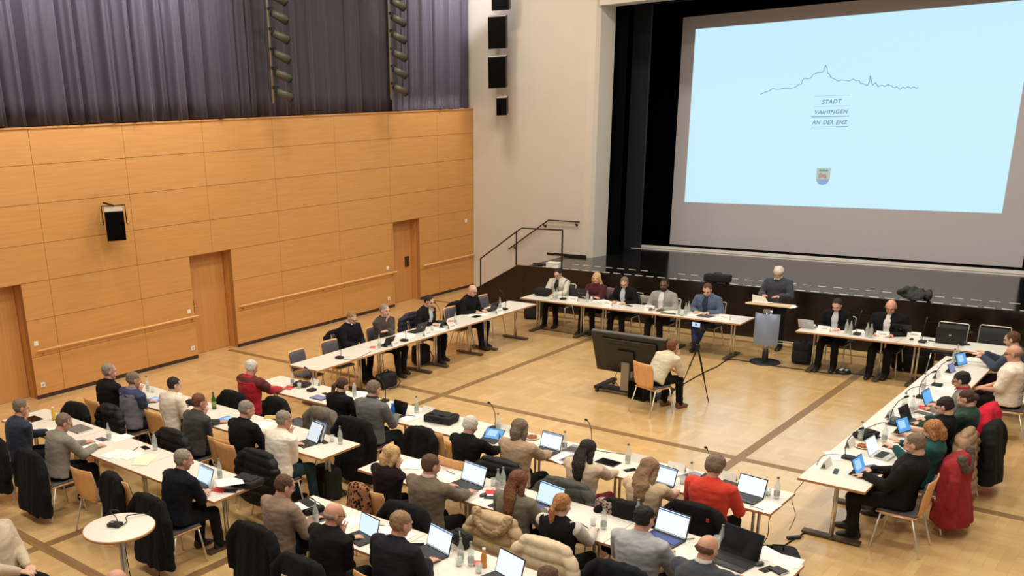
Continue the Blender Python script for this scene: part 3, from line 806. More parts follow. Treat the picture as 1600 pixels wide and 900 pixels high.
    # head
    q = lambda x, y, z: H+HR @ (Vector((x, y, z))*s)
    HRs = HR
    ellip(bm, q(0, -.012, .020), (.0755*s, .094*s, .086*s), HR, 20)
    ellip(bm, q(0, .022, -.030), (.0595*s, .066*s, .078*s), HR, 18)
    ellip(bm, q(0, .052, -.088), (.032*s, .03*s, .024*s), HR, 12)
    tube(bm, [q(0, .078, .018), q(0, .098, -.018), q(0, .098, -.026)], [.009*s, .013*s, .014*s], 10)
    for sd in (-1, 1):
        ellip(bm, q(sd*.076, -.008, -.012), (.009*s, .018*s, .031*s), HR, 10)
        ellip(bm, q(sd*.03, .066, -.03), (.026*s, .02*s, .022*s), HR, 10)
    ellip(bm, q(0, .078, .03), (.045*s, .012*s, .012*s), HR, 12)
    sc_ = SKIN[skin]
    soft('body', bm, mat('skin_'+skin, sc_, .55, noise_amt=.05, noise_scale=25), t, .0072, 1, .35)
    if face:
        for sd in (-1, 1):
            bm = bmesh.new(); ellip(bm, q(sd*.031, .073, .006), (.013*s, .010*s, .008*s), HR, 8); obj('eye', bm, mat('eye_dark', (50, 38, 34), .3), t, True)
            bm = bmesh.new(); tube(bm, [q(sd*.015, .087, .026), q(sd*.032, .085, .030), q(sd*.048, .072, .025)], .0045*s, 6); obj('eyebrow', bm, mat('hair_'+hair[1], HC[hair[1]], .8), t, True)
        bm = bmesh.new(); tube(bm, [q(-.024, .078, -.058), q(0, .088, -.059), q(.024, .078, -.058)], [.004*s, .0065*s, .004*s], 8); obj('mouth', bm, mat('lips', (168, 92, 84), .5), t, True)
    if glasses:
        bm = bmesh.new()
        for sd in (-1, 1):
            c0 = q(sd*.033, .093, .004); pts = [c0+HR @ (Vector((.025*math.cos(u), 0, .019*math.sin(u)))*s) for u in [2*PI*i/12 for i in range(13)]]
            tube(bm, pts, .0022, 5, rounded=False); tube(bm, [q(sd*.057, .092, .008), q(sd*.078, .0, .008)], .0022, 5)
        tube(bm, [q(-.01, .095, .006), q(.01, .095, .006)], .0022, 5)
        obj('glasses', bm, M_BLKP, t)
    if beard:
        bm = bmesh.new(); ellip(bm, q(0, .035, -.075), (.06*s, .06*s, .045*s), HR, 14); ellip(bm, q(0, .075, -.045), (.034*s, .02*s, .012*s), HR, 10)
        soft('beard', bm, mat('beard_'+beard, HC[beard], .9), t, .008, 1)
    # hair
    hs, hcn = hair; hcol = mat('hair_'+hcn, HC[hcn], .7, noise_amt=.45, noise_scale=75, bump=.6, bump_scale=160)
    if hs != 'bald':
        bm = bmesh.new(); cx_ = (sum(map(ord, key))*7 % 97)
        namp, nf = .006, 30
        if hs == 'ring':
            ellip(bm, q(0, -.028, -.008), (.0805*s, .086*s, .046*s), HR, 18)
        else:
            ellip(bm, q(0, -.027, .033), (.0800*s, .0965*s, .081*s), HR, 20); ellip(bm, q(0, -.034, -.004), (.0785*s, .081*s, .066*s), HR, 18)
        if hs == 'fluffy':
            ellip(bm, q(0, -.02, .045), (.092*s, .104*s, .085*s), HR, 20); ellip(bm, q(0, -.04, 0), (.090*s, .085*s, .075*s), HR, 20); namp = .014; nf = 22
        if hs in ('bob', 'wavy'):
            ellip(bm, q(0, -.03, .035), (.096*s, .105*s, .088*s), HR, 20)
            for sd in (-1, 1): tube(bm, [q(sd*.07, -.01, .03), q(sd*.085, -.015, -.04), q(sd*.08, -.01, -.10)], [.03*s, .036*s, .03*s], 12)
            tube(bm, [q(0, -.07, .03), q(0, -.085, -.05), q(0, -.07, -.11)], [.06*s, .065*s, .055*s], 14)
            if hs == 'wavy': namp = .016; nf = 18
        if hs in ('long', 'curly', 'longfront'):
            ellip(bm, q(0, -.025, .035), (.090*s, .103*s, .086*s), HR, 20)
            dn = HR.inverted() @ (-(d1))
            b0 = q(0, -.075, .02); b1 = q(0, -.09, -.08); b2 = N+Vector((0, -.105, -.02)); b3 = C+ay(d2)*-.12*s+d2*.08
            tube(bm, [b0, b1, b2, b3, b3-d2*.09], [.072*s, .084*s, .096*s, .080*s, .045*s], 16, flat=.5, up=None)
            for sd in (-1, 1): tube(bm, [q(sd*.065, .01, .03), q(sd*.084, -.01, -.05), N+Vector((sd*.085, -.02, .02)), N+Vector((sd*.08, (.07 if hs == 'longfront' else -.06), -.13))], [.03*s, .034*s, .036*s, .022*s], 12)
            if hs == 'curly': namp = .022; nf = 14
            else: namp = .006; nf = 16
        if hs == 'ponytail':
            ellip(bm, q(0, -.105, .0), (.03*s, .035*s, .03*s), HR, 12)
            tube(bm, [q(0, -.115, .0), q(0, -.145, -.06), q(0, -.125, -.14), q(0, -.11, -.20)], [.022*s, .034*s, .028*s, .012*s], 12)
        if hs == 'bun':
            ellip(bm, q(0, -.11, -.02), (.045*s, .04*s, .045*s), HR, 14)
        soft('hair', bm, hcol, t, .0075, 1, 0, lambda c, n, k=namp, f=nf, o_=cx_: k*(noise.noise(Vector((c.x*f, c.y*f, c.z*f*.45+o_)))+.15)+.0065*noise.noise(Vector((c.x*85, c.y*85, c.z*40+o_))))
    # ---- clothes
    tm = mat('top_%d_%d_%d' % tuple(top), top, .9, noise_amt=.10 if tex else .05, noise_scale=120 if tex else 12, sheen=.12 if max(top) > 60 else 0, spec=.25)
    def folds(c, n, o_=(sum(map(ord, key))*5 % 53)):
        return .007*noise.noise(Vector((c.x*8+o_, c.y*8, c.z*17)))+.004*(1-2*abs(noise.noise(Vector((c.x*14, c.y*14+o_, c.z*34)))))
    bm = bmesh.new()
    torso(bm, .016, .055 if not inner else .07)
    if collar is None or True: tube(bm, [N-d2*.01+Vector((0, -.005, 0)), N+nd*.028], [.075*s, .067*s], 14, rounded=False)
    if not vest:
        for sd in (-1, 1): arm(bm, sd, .013, .85 if short_sleeve else 1.0)
    else:
        for sd in (-1, 1):
            S = Sh[sd]; ellip(bm, S-Xs*sd*.03, (.06*s, .065*s, .06*s))
    soft('jacket' if inner else ('vest' if vest else 'sweater'), bm, tm, t, .0135, 3, 0, folds)
    if vest:
        bm = bmesh.new()
        for sd in (-1, 1): arm(bm, sd, .011)
        soft('sleeve', bm, mat('sleeve_%d' % vest[0], vest, .9), t, .0135, 2, 0, folds)
    if stripe:
        bm = bmesh.new(); w = s*(wide*.6+.4); g = .023
        rr = [(C+d2*L2*.55+Vector((0, -.006, 0)), Xs, ay(d2), .178*w+g, .117*w+g), (C+d2*L2*.70+Vector((0, -.008, 0)), Xs, ay(d2), .174*w+g, .106*w+g), (C+d2*L2*.90+Vector((0, -.012, 0)), Xs, ay(d2), .135*w+g, .084*w+g), (N+d2*.012, Xs, ay(d2), .074*s+g*.6, .068*s+g*.6)]
        loft(bm, rr, 20)
        for sd in (-1, 1): arm(bm, sd, .019, .5)
        soft('yoke', bm, mat('yoke_%d' % stripe[0], stripe, .9), t, .0135, 2, 0, folds)
    if collar:
        bm = bmesh.new(); tube(bm, [N+nd*.015, N+nd*.05], [.073*s, .065*s], 16, rounded=False)
        for sd in (-1, 1):
            c0 = N+nd*.045+Vector((sd*.02, .062, -.004)); box(bm, c0+Vector((sd*.016, .02, -.026)), (.035, .012, .055), Euler((R(30)+a, 0, R(sd*-20))).to_matrix())
        soft('collar', bm, mat('collar_%d_%d' % (collar[0], collar[1]), collar, .8), t, .009, 1)
    if inner:
        w = s*(wide*.6+.4); bm = bmesh.new()
        fr = ay(d2)
        if fr.y < 0: fr = -fr
        p_top = N+fr*.055*s; 
        def fp(base, ry): return base+fr*ry
        rings = []
        for c0, ry, hw in ((P+d1*.06, .125*w+.024, .03), (P+d1*L1*.5, .112*w+.026, .042), (C, .117*w+.026, .058), (C+d2*L2*.35, .122*w+.026, .068), (C+d2*L2*.68+Vector((0, -.008, 0)), .108*w+.025, .06), (N+d2*.01, .066*s+.016, .035)):
            rings.append((c0+fr*(ry-.008), Xs, fr, hw, .016))
        loft(bm, rings, 12)
        soft('shirt_front', bm, mat('shirt_%d_%d' % (inner[0], inner[1]), inner, .8), t, .009, 1)
        # lapels
        bm = bmesh.new()
        for sd in (-1, 1):
            pts = [C+d2*L2*.0+fr*(.117*w+.022)+Xs*sd*.035, C+d2*L2*.5+fr*(.115*w+.024)+Xs*sd*.075, N+d2*.0+fr*(.05)+Xs*sd*.06, N+nd*.03+Xs*sd*.03-fr*.055]
            tube(bm, pts, [.012, .022, .018, .012], 8, flat=.5)
        soft('lapel', bm, tm, t, .010, 1)
    # trousers
    tr = mat('trousers_%d_%d_%d' % tuple(trousers), trousers, .9, noise_amt=.08, noise_scale=30, spec=.25)
    bm = bmesh.new()
    if standing: ellip(bm, P+Vector((0, 0, .02)), (.17*s*wide, .125*s, .13*s))
    else: ellip(bm, P+Vector((0, .02, -.01)), (.175*s*wide, .14*s, .10*s))
    for sd in (-1, 1):
        hj, kn, an = LG[sd]
        tube(bm, [hj, hj.lerp(kn, .5), kn], [.092*s, .083*s, .067*s], 12); tube(bm, [kn, kn.lerp(an, .4), an+Vector((0, 0, .0))], [.067*s, .062*s, .056*s], 12); ellip(bm, an+Vector((0, .045, -.022)), (.038*s, .05*s, .03*s))
    soft('trousers', bm, tr, t, .015, 2, 0, folds)
    for sd in (-1, 1):
        hj, kn, an = LG[sd]; dz = an.z-.09
        bm = bmesh.new(); X_, Y_ = Vector((1, 0, 0)), Vector((0, 0, 1))
        loft(bm, [(Vector((an.x, an.y+yy, .052+dz+zz)), X_, Y_, rx, rz_) for yy, rx, rz_, zz in ((-.075, .018, .02, 0), (-.06, .036, .05, .008), (-.02, .042, .058, .008), (.04, .042, .052, 0), (.09, .046, .038, -.012), (.14, .044, .03, -.02), (.175, .03, .022, -.026), (.185, .012, .012, -.03))], 14)
        obj('shoe', bm, mat('shoe_%d' % shoes[0], shoes, .5), t, True)
    PEOPLE[key] = (root, rz)
    if not standing and chair:
        crz = rz if chair_rz is None else chair_rz
        pr = CH_A if chair == 'beech' else CH_B
        off = Matrix.Rotation(crz, 3, 'Z') @ Vector((0, .05 if lean >= 0 else .10, 0))
        pr.put(chair_label or (('beech chair under the ' if chair == 'beech' else 'pale-framed dark chair under the ') + short), root-off*.6, crz, 'occupied chairs')
        PEOPLE[key] = (root-off*.6, crz)
    return t

# ---- coats hung over chair backs
def coat(key, label, col_, hem=.22, style='plain', w=1.0, cat='coat', name='draped_coat', sleeves=True, hood=False, fur=None, loc=None, rz=None, top=.915, shift=0, patch=None, tilt=0, lining=None, thick=1.0, dy=0):
    col = tuple(int(v*.6) for v in col_) if max(col_) < 50 else col_
    if loc is None: root, rz0 = PEOPLE[key]
    else: root, rz0 = Vector(loc), rz
    o_ = (sum(map(ord, label))*3) % 89
    X, Y = Vector((1, 0, 0)), Vector((0, 1, 0)); bm = bmesh.new()
    rings = []
    L = top-hem
    for f, hw, d, y in ((0, .13, .03, -.262), (.025, .20, .05, -.262), (.10, .235, .062, -.262), (.3, .245, .068, -.262), (.55, .255, .07, -.278), (.8, .27, .075, -.295), (.98, .28, .075, -.30), (1, .26, .06, -.30)):
        rings.append((Vector((shift, y-.012+dy+(.03*(thick-1) if f > .05 else 0), top-L*f)), X, Y, hw*w*1.08, (d*(1.0+.45*f)+.008)*(thick if f > .05 else 1)))
    loft(bm, rings, 24)
    if sleeves:
        for sd in (-1, 1):
            tube(bm, [(shift+sd*.19*w, -.28+dy, top-.06), (shift+sd*.285*w, -.315+dy, top-.28*L), (shift+sd*.30*w, -.325+dy, top-.66*L)], [.058, .062, .048], 12)
    if hood: ellip(bm, (shift, -.33, top-.08), (.15, .065, .105), None, 14)
    puff = style == 'puffer'
    def disp(c, n):
        zz = max(0, top-c.z)
        d = (.012 if puff else .034)*noise.noise(Vector((c.x*11+o_, c.y*8, c.z*1.6)))*min(1, .25+zz*1.8)+(.005 if puff else .008)*noise.noise(Vector((c.x*24, c.y*20+o_, c.z*14)))
        if puff: d += .026*abs(math.sin(c.z*PI/.11+noise.noise(Vector((c.x*3+o_, c.y*3, 0)))*.5))**.5-.014
        return d
    o = soft(name, bm, mat('coat_%d_%d_%d' % tuple(col), col, .6 if puff else .92, noise_amt=.08, noise_scale=30, spec=.3), None, .015, 2, 0, disp)
    o.location = (root[0], root[1], 0); o.rotation_euler = (0, 0, rz0); tag(o, label, cat)
    if name in ('leopard_scarf', 'patterned_scarf'):
        lm = o.data.materials[0]; nt = lm.node_tree; b_ = nt.nodes['Principled BSDF']; tcx = nt.nodes.new('ShaderNodeTexCoord')
        vo = nt.nodes.new('ShaderNodeTexVoronoi'); vo.inputs['Scale'].default_value = 26 if name == 'leopard_scarf' else 34; nt.links.new(tcx.outputs['Object'], vo.inputs['Vector'])
        cr_ = nt.nodes.new('ShaderNodeValToRGB'); cr_.color_ramp.interpolation = 'CONSTANT'; e = cr_.color_ramp.elements
        dark, light = ((30, 16, 12), (150, 100, 68)) if name == 'leopard_scarf' else ((88, 20, 36), (150, 140, 132))
        e[0].position = 0; e[0].color = srgb(dark); e[1].position = .42; e[1].color = srgb(light)
        nt.links.new(vo.outputs['Distance'], cr_.inputs['Fac']); nt.links.new(cr_.outputs['Color'], b_.inputs['Base Color'])
    if fur:
        bm = bmesh.new(); pts = [(shift+.155*math.cos(u), -.335-.04*math.sin(u)*0, top-.05-.10*math.sin(u)) for u in [PI*i/10-.2 for i in range(13)]]
        pts = [(shift+.19*math.cos(u), -.335-.03*math.sin(u), top+.01-.17*abs(math.sin(u))) for u in [PI*i/10 for i in range(11)]]
        tube(bm, pts, [.042]*11, 12)
        soft('fur_trim', bm, mat('tan_fur', fur, 1, noise_amt=.3, noise_scale=60), o, .012, 0, 0, lambda c, n: .016*noise.noise(c*60)+.006)
    if patch:
        obj('patch', bbox((shift+patch[0], -.352, patch[1]), (patch[3], .008, patch[4])), mat('patch_%d' % patch[2][0], patch[2], .7), o)
    return o

# ---- table items
Z = TH+.001
def facing(rz): return Matrix.Rotation(rz, 3, 'Z')
def laptop(px, py, rz, label, kind='on', w=.34, d=.23, ang=108, col=None, kb=None, z=Z, screen=(214, 236, 246), cat='laptop', name='laptop', bars=True):
    t = thing(name, label, cat, gp(px, py, z), rz)
    cm = col or (48, 49, 53); body = mat('laptop_shell_%d' % cm[0], cm, .4, .3)
    obj('base', bbox((0, -d/2, .009), (w, d, .016), bev=.004), body, t)
    k = obj('keyboard', bbox((0, -d*.42, .0178), (w*.9, d*.48, .003)), mat('keys_%d' % (kb[0] if kb else 20), kb or (24, 24, 26), .5) if not kb else emis('lit_keys', kb, .35), t)
    obj('touchpad', bbox((0, -d*.83, .0178), (w*.32, d*.22, .002)), mat('touchpad_%d' % cm[0], tuple(min(255, c+14) for c in cm), .3), t)
    rot = Euler((-R(ang-90), 0, 0)).to_matrix()
    h = d*.98
    c = Vector((0, 0, .012))+rot @ Vector((0, .004, h/2))
    obj('lid', bbox(c, (w, .008, h), rot, .003), body, t)
    fr = Vector((0, 0, .012))+rot @ Vector((0, -.0012, h/2))
    if kind == 'off': obj('display', bbox(fr, (w*.94, .002, h*.9), rot), mat('dark_display', (14, 14, 17), .12), t)
    else:
        col_ = {'on': screen, 'blue': (90, 170, 235), 'doc': (236, 246, 250)}[kind]
        dsp = obj('display', bbox(fr, (w*.94, .002, h*.9), rot), emis('display_%d_%d' % (col_[0], col_[1]), col_, 1.0), t)
        if bars:
            a = Vector((0, 0, .012))+rot @ Vector((0, -.0025, h*.90)); obj('title_bar', bbox(a, (w*.94, .001, h*.05), rot), emis('display_bar', (70, 130, 200), .7), dsp)
            a = Vector((0, 0, .012))+rot @ Vector((.0, -.0025, h*.08)); obj('task_bar', bbox(a, (w*.94, .001, h*.035), rot), emis('display_task', (130, 150, 170), .7), dsp)
    bc = Vector((0, 0, .012))+rot @ Vector((0, .0085, h*.55)); obj('lid_emblem', bbox(bc, (.03, .001, .02), rot), M_STEEL, t)
    return t
def tablet(px, py, rz, label, kind='blue', w=.26, d=.18, ang=118, kb=True, flat=False, z=Z, lift=0):
    t = thing('tablet', label, 'tablet', gp(px, py, z+lift), rz)
    dispm = {'blue': emis('tablet_blue', (96, 168, 232), .9), 'off': mat('dark_display', (14, 14, 17), .12), 'white': emis('tablet_white', (226, 236, 244), .9), 'lilac': emis('tablet_lilac', (150, 160, 205), .7)}[kind]
    if flat:
        obj('slate', bbox((0, 0, .006), (w, d, .01), bev=.003), M_BLKP, t); obj('display', bbox((0, 0, .0118), (w*.92, d*.9, .001)), dispm, t); 
        if kind == 'blue': obj('page', bbox((-w*.1, d*.1, .0126), (w*.4, d*.5, .0006)), emis('tablet_page', (180, 220, 250), .9), t)
        return t
    rot = Euler((-R(ang-90), 0, 0)).to_matrix(); h = d
    c = Vector((0, 0, .008))+rot @ Vector((0, 0, h/2)); obj('slate', bbox(c, (w, .009, h), rot, .003), M_BLKP, t)
    fr = Vector((0, 0, .008))+rot @ Vector((0, -.0055, h/2)); ds = obj('display', bbox(fr, (w*.94, .001, h*.9), rot), dispm, t)
    fr = Vector((0, 0, .008))+rot @ Vector((-.02, -.0065, h*.55)); obj('page', bbox(fr, (w*.5, .001, h*.55), rot), emis('tablet_page', (180, 220, 250), .9) if kind == 'blue' else dispm, ds)
    if kb:
        k = obj('cover_keyboard', bbox((0, -h*.42, .005), (w, h*.8, .008), bev=.002), M_DGP, t); obj('keys', bbox((0, -h*.40, .0098), (w*.9, h*.5, .002)), mat('keys_dark', (30, 30, 33), .6), k)
    bm = bmesh.new(); prism(bm, [(.0, .0), (.09, .0), (.03, .09)], -w*.42, -w*.40, 'x'); prism(bm, [(.0, .0), (.09, .0), (.03, .09)], w*.40, w*.42, 'x'); obj('kickstand', bm, M_BLKP, t)
    return t
def make_bottle():
    t = thing('water_bottle', '', 'bottle')
    bm = bmesh.new(); lathe(bm, [(.002, 0), (.028, .001), (.031, .008), (.031, .13), (.028, .155), (.016, .19), (.0125, .205), (.0125, .235), (.011, .238)], n=16); obj('glass_body', bm, M_GLASS, t, True)
    bm = bmesh.new(); lathe(bm, [(.0272, .006), (.0275, .09), (.001, .0905)], n=14); obj('water', bm, glassy('water', (205, 220, 216), .25, .05), t, True)
    bm = bmesh.new(); lathe(bm, [(.0315, .035), (.0315, .085)], n=16, cap=False); obj('label', bm, M_LABEL, t, True)
    bm = bmesh.new(); lathe(bm, [(.014, .228), (.014, .245), (.012, .247)], n=12); obj('cap', bm, mat('grey_cap', (120, 118, 112), .4), t, True)
    return t
BOT = Proto(make_bottle())
def bottle(px, py, label): return BOT.put(label, gp(px, py, Z), random.random()*6, 'water bottles on the tables')
def make_glass():
    t = thing('drinking_glass', '', 'glass')
    bm = bmesh.new(); lathe(bm, [(.024, 0), (.028, .004), (.033, .09), (.031, .09), (.026, .008)], n=16); obj('tumbler', bm, M_GLASS, t, True)
    bm = bmesh.new(); lathe(bm, [(.001, .006), (.025, .007), (.0265, .02), (.001, .021)], n=12, cap=False); obj('glass_base', bm, mat('glass_base', (196, 202, 198), .2), t, True)
    return t
GLS = Proto(make_glass())
def glass(px, py, label): return GLS.put(label, gp(px, py, Z), random.random()*6, 'drinking glasses on the tables')
def make_card():
    bm = bmesh.new(); prism(bm, [(-.035, 0), (-.032, 0), (0, .088), (.032, 0), (.035, 0), (.001, .094), (-.001, .094)], -.105, .105, 'x')
    t = thing('name_card', '', 'name card'); obj('folded_card', bm, M_PAPER, t)
    rot = Euler((-R(70)+PI/2, 0, 0)).to_matrix()
    for s in (1,):
        o = obj('name_strip', bbox((0, s*.0185, .049), (.12, .002, .016), Euler((R(20)*s, 0, 0)).to_matrix()), mat('grey_print', (176, 182, 188), .8), t)
    return t
CARD = Proto(make_card())
def card(px, py, rz, label): return CARD.put(label, gp(px, py, Z), rz, 'folded name cards')
def make_mic():
    t = thing('gooseneck_microphone', '', 'microphone')
    obj('base', bbox((0, 0, .02), (.11, .13, .035), bev=.012), M_BLKP, t)
    bm = bmesh.new(); tube(bm, [(0, .03, .03), (0, .045, .12), (0, .03, .22), (0, -.02, .32), (0, -.08, .38)], .0048, 8); obj('gooseneck', bm, M_BLKM, t, True)
    bm = bmesh.new(); tube(bm, [(0, -.08, .38), (0, -.115, .40)], [.012, .015], 10); obj('microphone_head', bm, M_BLKP, t, True)
    obj('button', bbox((0, -.03, .039), (.03, .02, .004)), M_DGP, t)
    return t
MIC = Proto(make_mic())
def mic(px, py, rz, label): return MIC.put(label, gp(px, py, Z), rz, 'gooseneck microphones')
def paper(px, py, rz, label, n=1, w=.21, d=.297, col=(240, 238, 232), name='paper_sheet', cat='paper', th=.0016, spread=.05, z=Z):
    t = gp(px, py, z)
    bm = bmesh.new(); rnd = random.Random(int(px*7+py))
    for k in range(n): 
        rt = Euler((0, 0, rnd.uniform(-.35, .35) if n > 1 else 0)).to_matrix()
        box(bm, (rnd.uniform(-1, 1)*spread*(n > 1), rnd.uniform(-1, 1)*spread*.5*(n > 1), th*(k+.5)+.0004*k), (w, d, th), rt)
    o = obj(name, bm, mat('paper_%d_%d' % (col[0], col[1]), col, .8)); o.location = t; o.rotation_euler = (0, 0, rz)
    return tag(o, label, cat)
def brochure(px, py, rz, label):
    t = thing('brochure', label, 'brochure', gp(px, py, Z), rz)
    obj('cover', bbox((0, 0, .002), (.21, .28, .004)), mat('lilac_cover', (150, 138, 152), .5), t)
    obj('photo', bbox((0, -.02, .0046), (.19, .16, .001)), mat('dark_photo', (70, 62, 66), .5, noise_amt=.5, noise_scale=25), t)
    return t
def phone(px, py, rz, label, w=.075, d=.15, z=Z):
    t = thing('mobile_phone', label, 'phone', gp(px, py, z), rz); obj('phone_body', bbox((0, 0, .005), (w, d, .009), bev=.003), M_BLKP, t); obj('phone_glass', bbox((0, 0, .0098), (w*.9, d*.92, .001)), mat('dark_display', (14, 14, 17), .12), t); return t
def mouse(px, py, rz, label):
    t = thing('computer_mouse', label, 'mouse', gp(px, py, Z), rz); bm = bmesh.new(); ellip(bm, (0, 0, .012), (.031, .052, .02), None, 14); obj('mouse_shell', bm, M_DGP, t, True); obj('wheel', bbox((0, .025, .031), (.006, .014, .006)), M_BLKP, t); return t
def pen(px, py, rz, label, col=(40, 40, 44)):
    bm = bmesh.new(); tube(bm, [(-.07, 0, .006), (.07, 0, .006)], [.0045, .0045], 8); o = obj('pen', bm, mat('pen_%d' % col[0], col, .4), None, True); o.location = gp(px, py, Z); o.rotation_euler = (0, 0, rz); return tag(o, label, 'pen')
def bag(px, py, rz, label, size=(.38, .26, .11), col=(18, 18, 20), z=Z, cat='bag', name='laptop_bag', seed=3, straps=True, standing=False):
    p = gp(px, py, z); t = thing(name, label, cat, p, rz)
    sx, sy, sz = size; bm = bmesh.new(); box(bm, (0, 0, sz/2), size, None, min(sz, sy)*.22)
    m_ = mat('bag_cloth_%d_%d' % (col[0], col[1]), col, .85)
    soft('bag_body', bm, m_, t, .012 if max(size) < .5 else .016, 4, 0, lambda c, n: .012*noise.noise(c*11+Vector((seed, 0, 0))))
    bm = bmesh.new(); box(bm, (0, -sy/2-.008 if standing else 0, sz*.38 if standing else sz+.004), (sx*.7, .03, sz*.5) if standing else (sx*.75, sy*.55, .014), None, .006); obj('front_pocket', bm, m_, t, True)
    bm = bmesh.new()
    if standing: tube(bm, [(-.06, 0, sz-.02), (-.05, 0, sz+.05), (.05, 0, sz+.05), (.06, 0, sz-.02)], .011, 8)
    else: tube(bm, [(-.07, -sy/2, sz*.5), (-.06, -sy/2-.05, sz*.45), (.06, -sy/2-.05, sz*.45), (.07, -sy/2, sz*.5)], .010, 8)
    obj('handle', bm, m_, t, True)
    if straps:
        bm = bmesh.new(); tube(bm, [(-sx*.35, sy*.4, sz*.8), (-sx*.5, sy*.75, sz*.3), (-sx*.2, sy*.9, .015), (sx*.3, sy*.8, .015), (sx*.45, sy*.45, sz*.3)], .010, 6); obj('strap', bm, m_, t, True)
    return t
def notebook(px, py, rz, label, col=(206, 38, 58), w=.16, d=.22, th=.008, name='folder', cat='folder'):
    t = thing(name, label, cat, gp(px, py, Z), rz); obj('cover', bbox((0, 0, th/2), (w, d, th), bev=.002), mat('cover_%d_%d' % (col[0], col[1]), col, .6), t); obj('pages', bbox((.004, 0, th/2), (w-.004, d-.008, th*.5)), M_PAPER, t); return t
def food(px, py, label, plate=True):
    t = thing('snack_plate', label, 'plate', gp(px, py, Z)); bm = bmesh.new(); lathe(bm, [(.05, 0), (.09, .012), (.10, .016), (.09, .016), (.05, .006)], n=24); obj('plate', bm, mat('cream_plate', (226, 206, 180), .3), t, True)
    for k in range(5):
        a = k*1.256; bm = bmesh.new(); pts = [Vector((.045*math.cos(a)+.022*math.cos(u), .045*math.sin(a)+.022*math.sin(u), .026+.004*math.sin(u*2))) for u in [2*PI*i/10 for i in range(11)]]; tube(bm, pts, .0085, 8, rounded=False); obj('pastry', bm, mat('brown_pastry', (164, 96, 52), .6), t, True)
    return t

# ================================================================== PEOPLE AND THINGS
N_, W_R, S_R, E_R = 0.0, -PI/2, PI, PI/2
eI, eB, eA, eC, eD = (1, 9.15, 1), (1, 7.51, 1), (1, 5.83, 1), (1, 7.53, 1), (1, 5.95, 1)
eW, eS, eE = (0, -11.62, 1), (1, 18.01, -1), (0, -2.51, -1)
# -- row along the wood wall
person('W1', 'seated man with glasses in a navy jacket at the wall row', (550, 497), W_R, 6, (26, 28, 42), 'l', ('short', 'light'), 'lap', 34, 0, 1.0, eW, (30, 28, 40), collar=(200, 205, 215), wide=1.1, face=True, glasses=True)
person('W2', 'seated grey-haired man at the wall row with hand on his chin', (601.4, 485), W_R, 4, (66, 60, 54), 'l', ('short', 'grey'), ('cross', 'chin'), 12, 0, 1.03, eW, (36, 32, 36), wide=1.2, face=True)
person('W3', 'seated dark-haired man in a black suit at the wall row', (671, 471), W_R, 18, (38, 32, 32), 'l', ('short', 'dark'), ('chin', 'table'), 26, 0, 1.03, eW, (34, 26, 30), inner=(196, 200, 208), face=True)
person('W4', 'seated bald man in black writing at the far end of the wall row', (738.6, 454), W_R, 16, (26, 24, 26), 'l', ('bald', 'grey'), 'table', 28, 0, 1.03, eW, (24, 24, 28), face=True, glasses=True)
# -- stage rows
person('S1', 'seated person in a white cardigan over black before the stage', (871.7, 428), S_R, 14, (206, 200, 188), 'l', ('short', 'black'), 'table', 30, 0, 1.0, eS, (26, 24, 28), inner=(24, 22, 24), face=True, glasses=True, chair='frame', wide=1.15)
person('S2', 'seated woman with long blonde hair in a burgundy top before the stage', (932, 434.5), S_R, 8, (74, 26, 36), 'l', ('longfront', 'blonde'), 'fold', 6, 12, .97, eS, (26, 24, 28), face=True, chair='frame')
person('S3', 'seated man with glasses in a black suit writing before the stage', (975.3, 442), S_R, 20, (24, 24, 28), 'l', ('short', 'greybrown'), 'table', 34, 14, 1.0, eS, (26, 24, 28), inner=(190, 204, 218), face=True, glasses=True, chair='frame')
person('S4', 'seated bearded man in a light grey blazer before the stage', (1037.5, 445), S_R, 8, (150, 148, 144), 'd', ('short', 'black'), 'table', 10, 10, 1.05, eS, (24, 24, 28), inner=(220, 222, 224), face=True, beard='black', chair='frame', wide=1.12)
person('S5', 'seated man in a blue-grey blazer before the stage', (1105, 453), S_R, 18, (84, 98, 124), 'l', ('short', 'brown'), 'table', 34, 8, 1.05, eS, (38, 50, 84), inner=(30, 42, 62), face=True, chair='frame', legs='cross', wide=1.1)
person('R1', 'seated dark-haired man in a black suit right of the lectern', (1307.6, 477), S_R, 18, (20, 20, 22), 'l', ('short', 'dark'), 'table', 34, 0, 1.0, eS, (18, 18, 22), inner=(196, 202, 210), face=True, chair='frame')
person('R2', 'seated bald man in a dark suit right of the lectern', (1392, 479.5), S_R, 14, (26, 26, 28), 'r', ('ring', 'grey'), 'table', 26, 8, 1.08, eS, (18, 18, 22), inner=(222, 222, 222), face=True, glasses=True, chair='frame', wide=1.25)
person('L', 'standing white-haired man with beard in a dark jumper speaking at the lectern', (1216, 427), S_R, 8, (62, 66, 76), 'r', ('fluffy', 'white'), 'lect', 30, 8, .98, None, (30, 34, 50), collar=(232, 226, 230), standing=True, face=True, beard='white', wide=1.15)
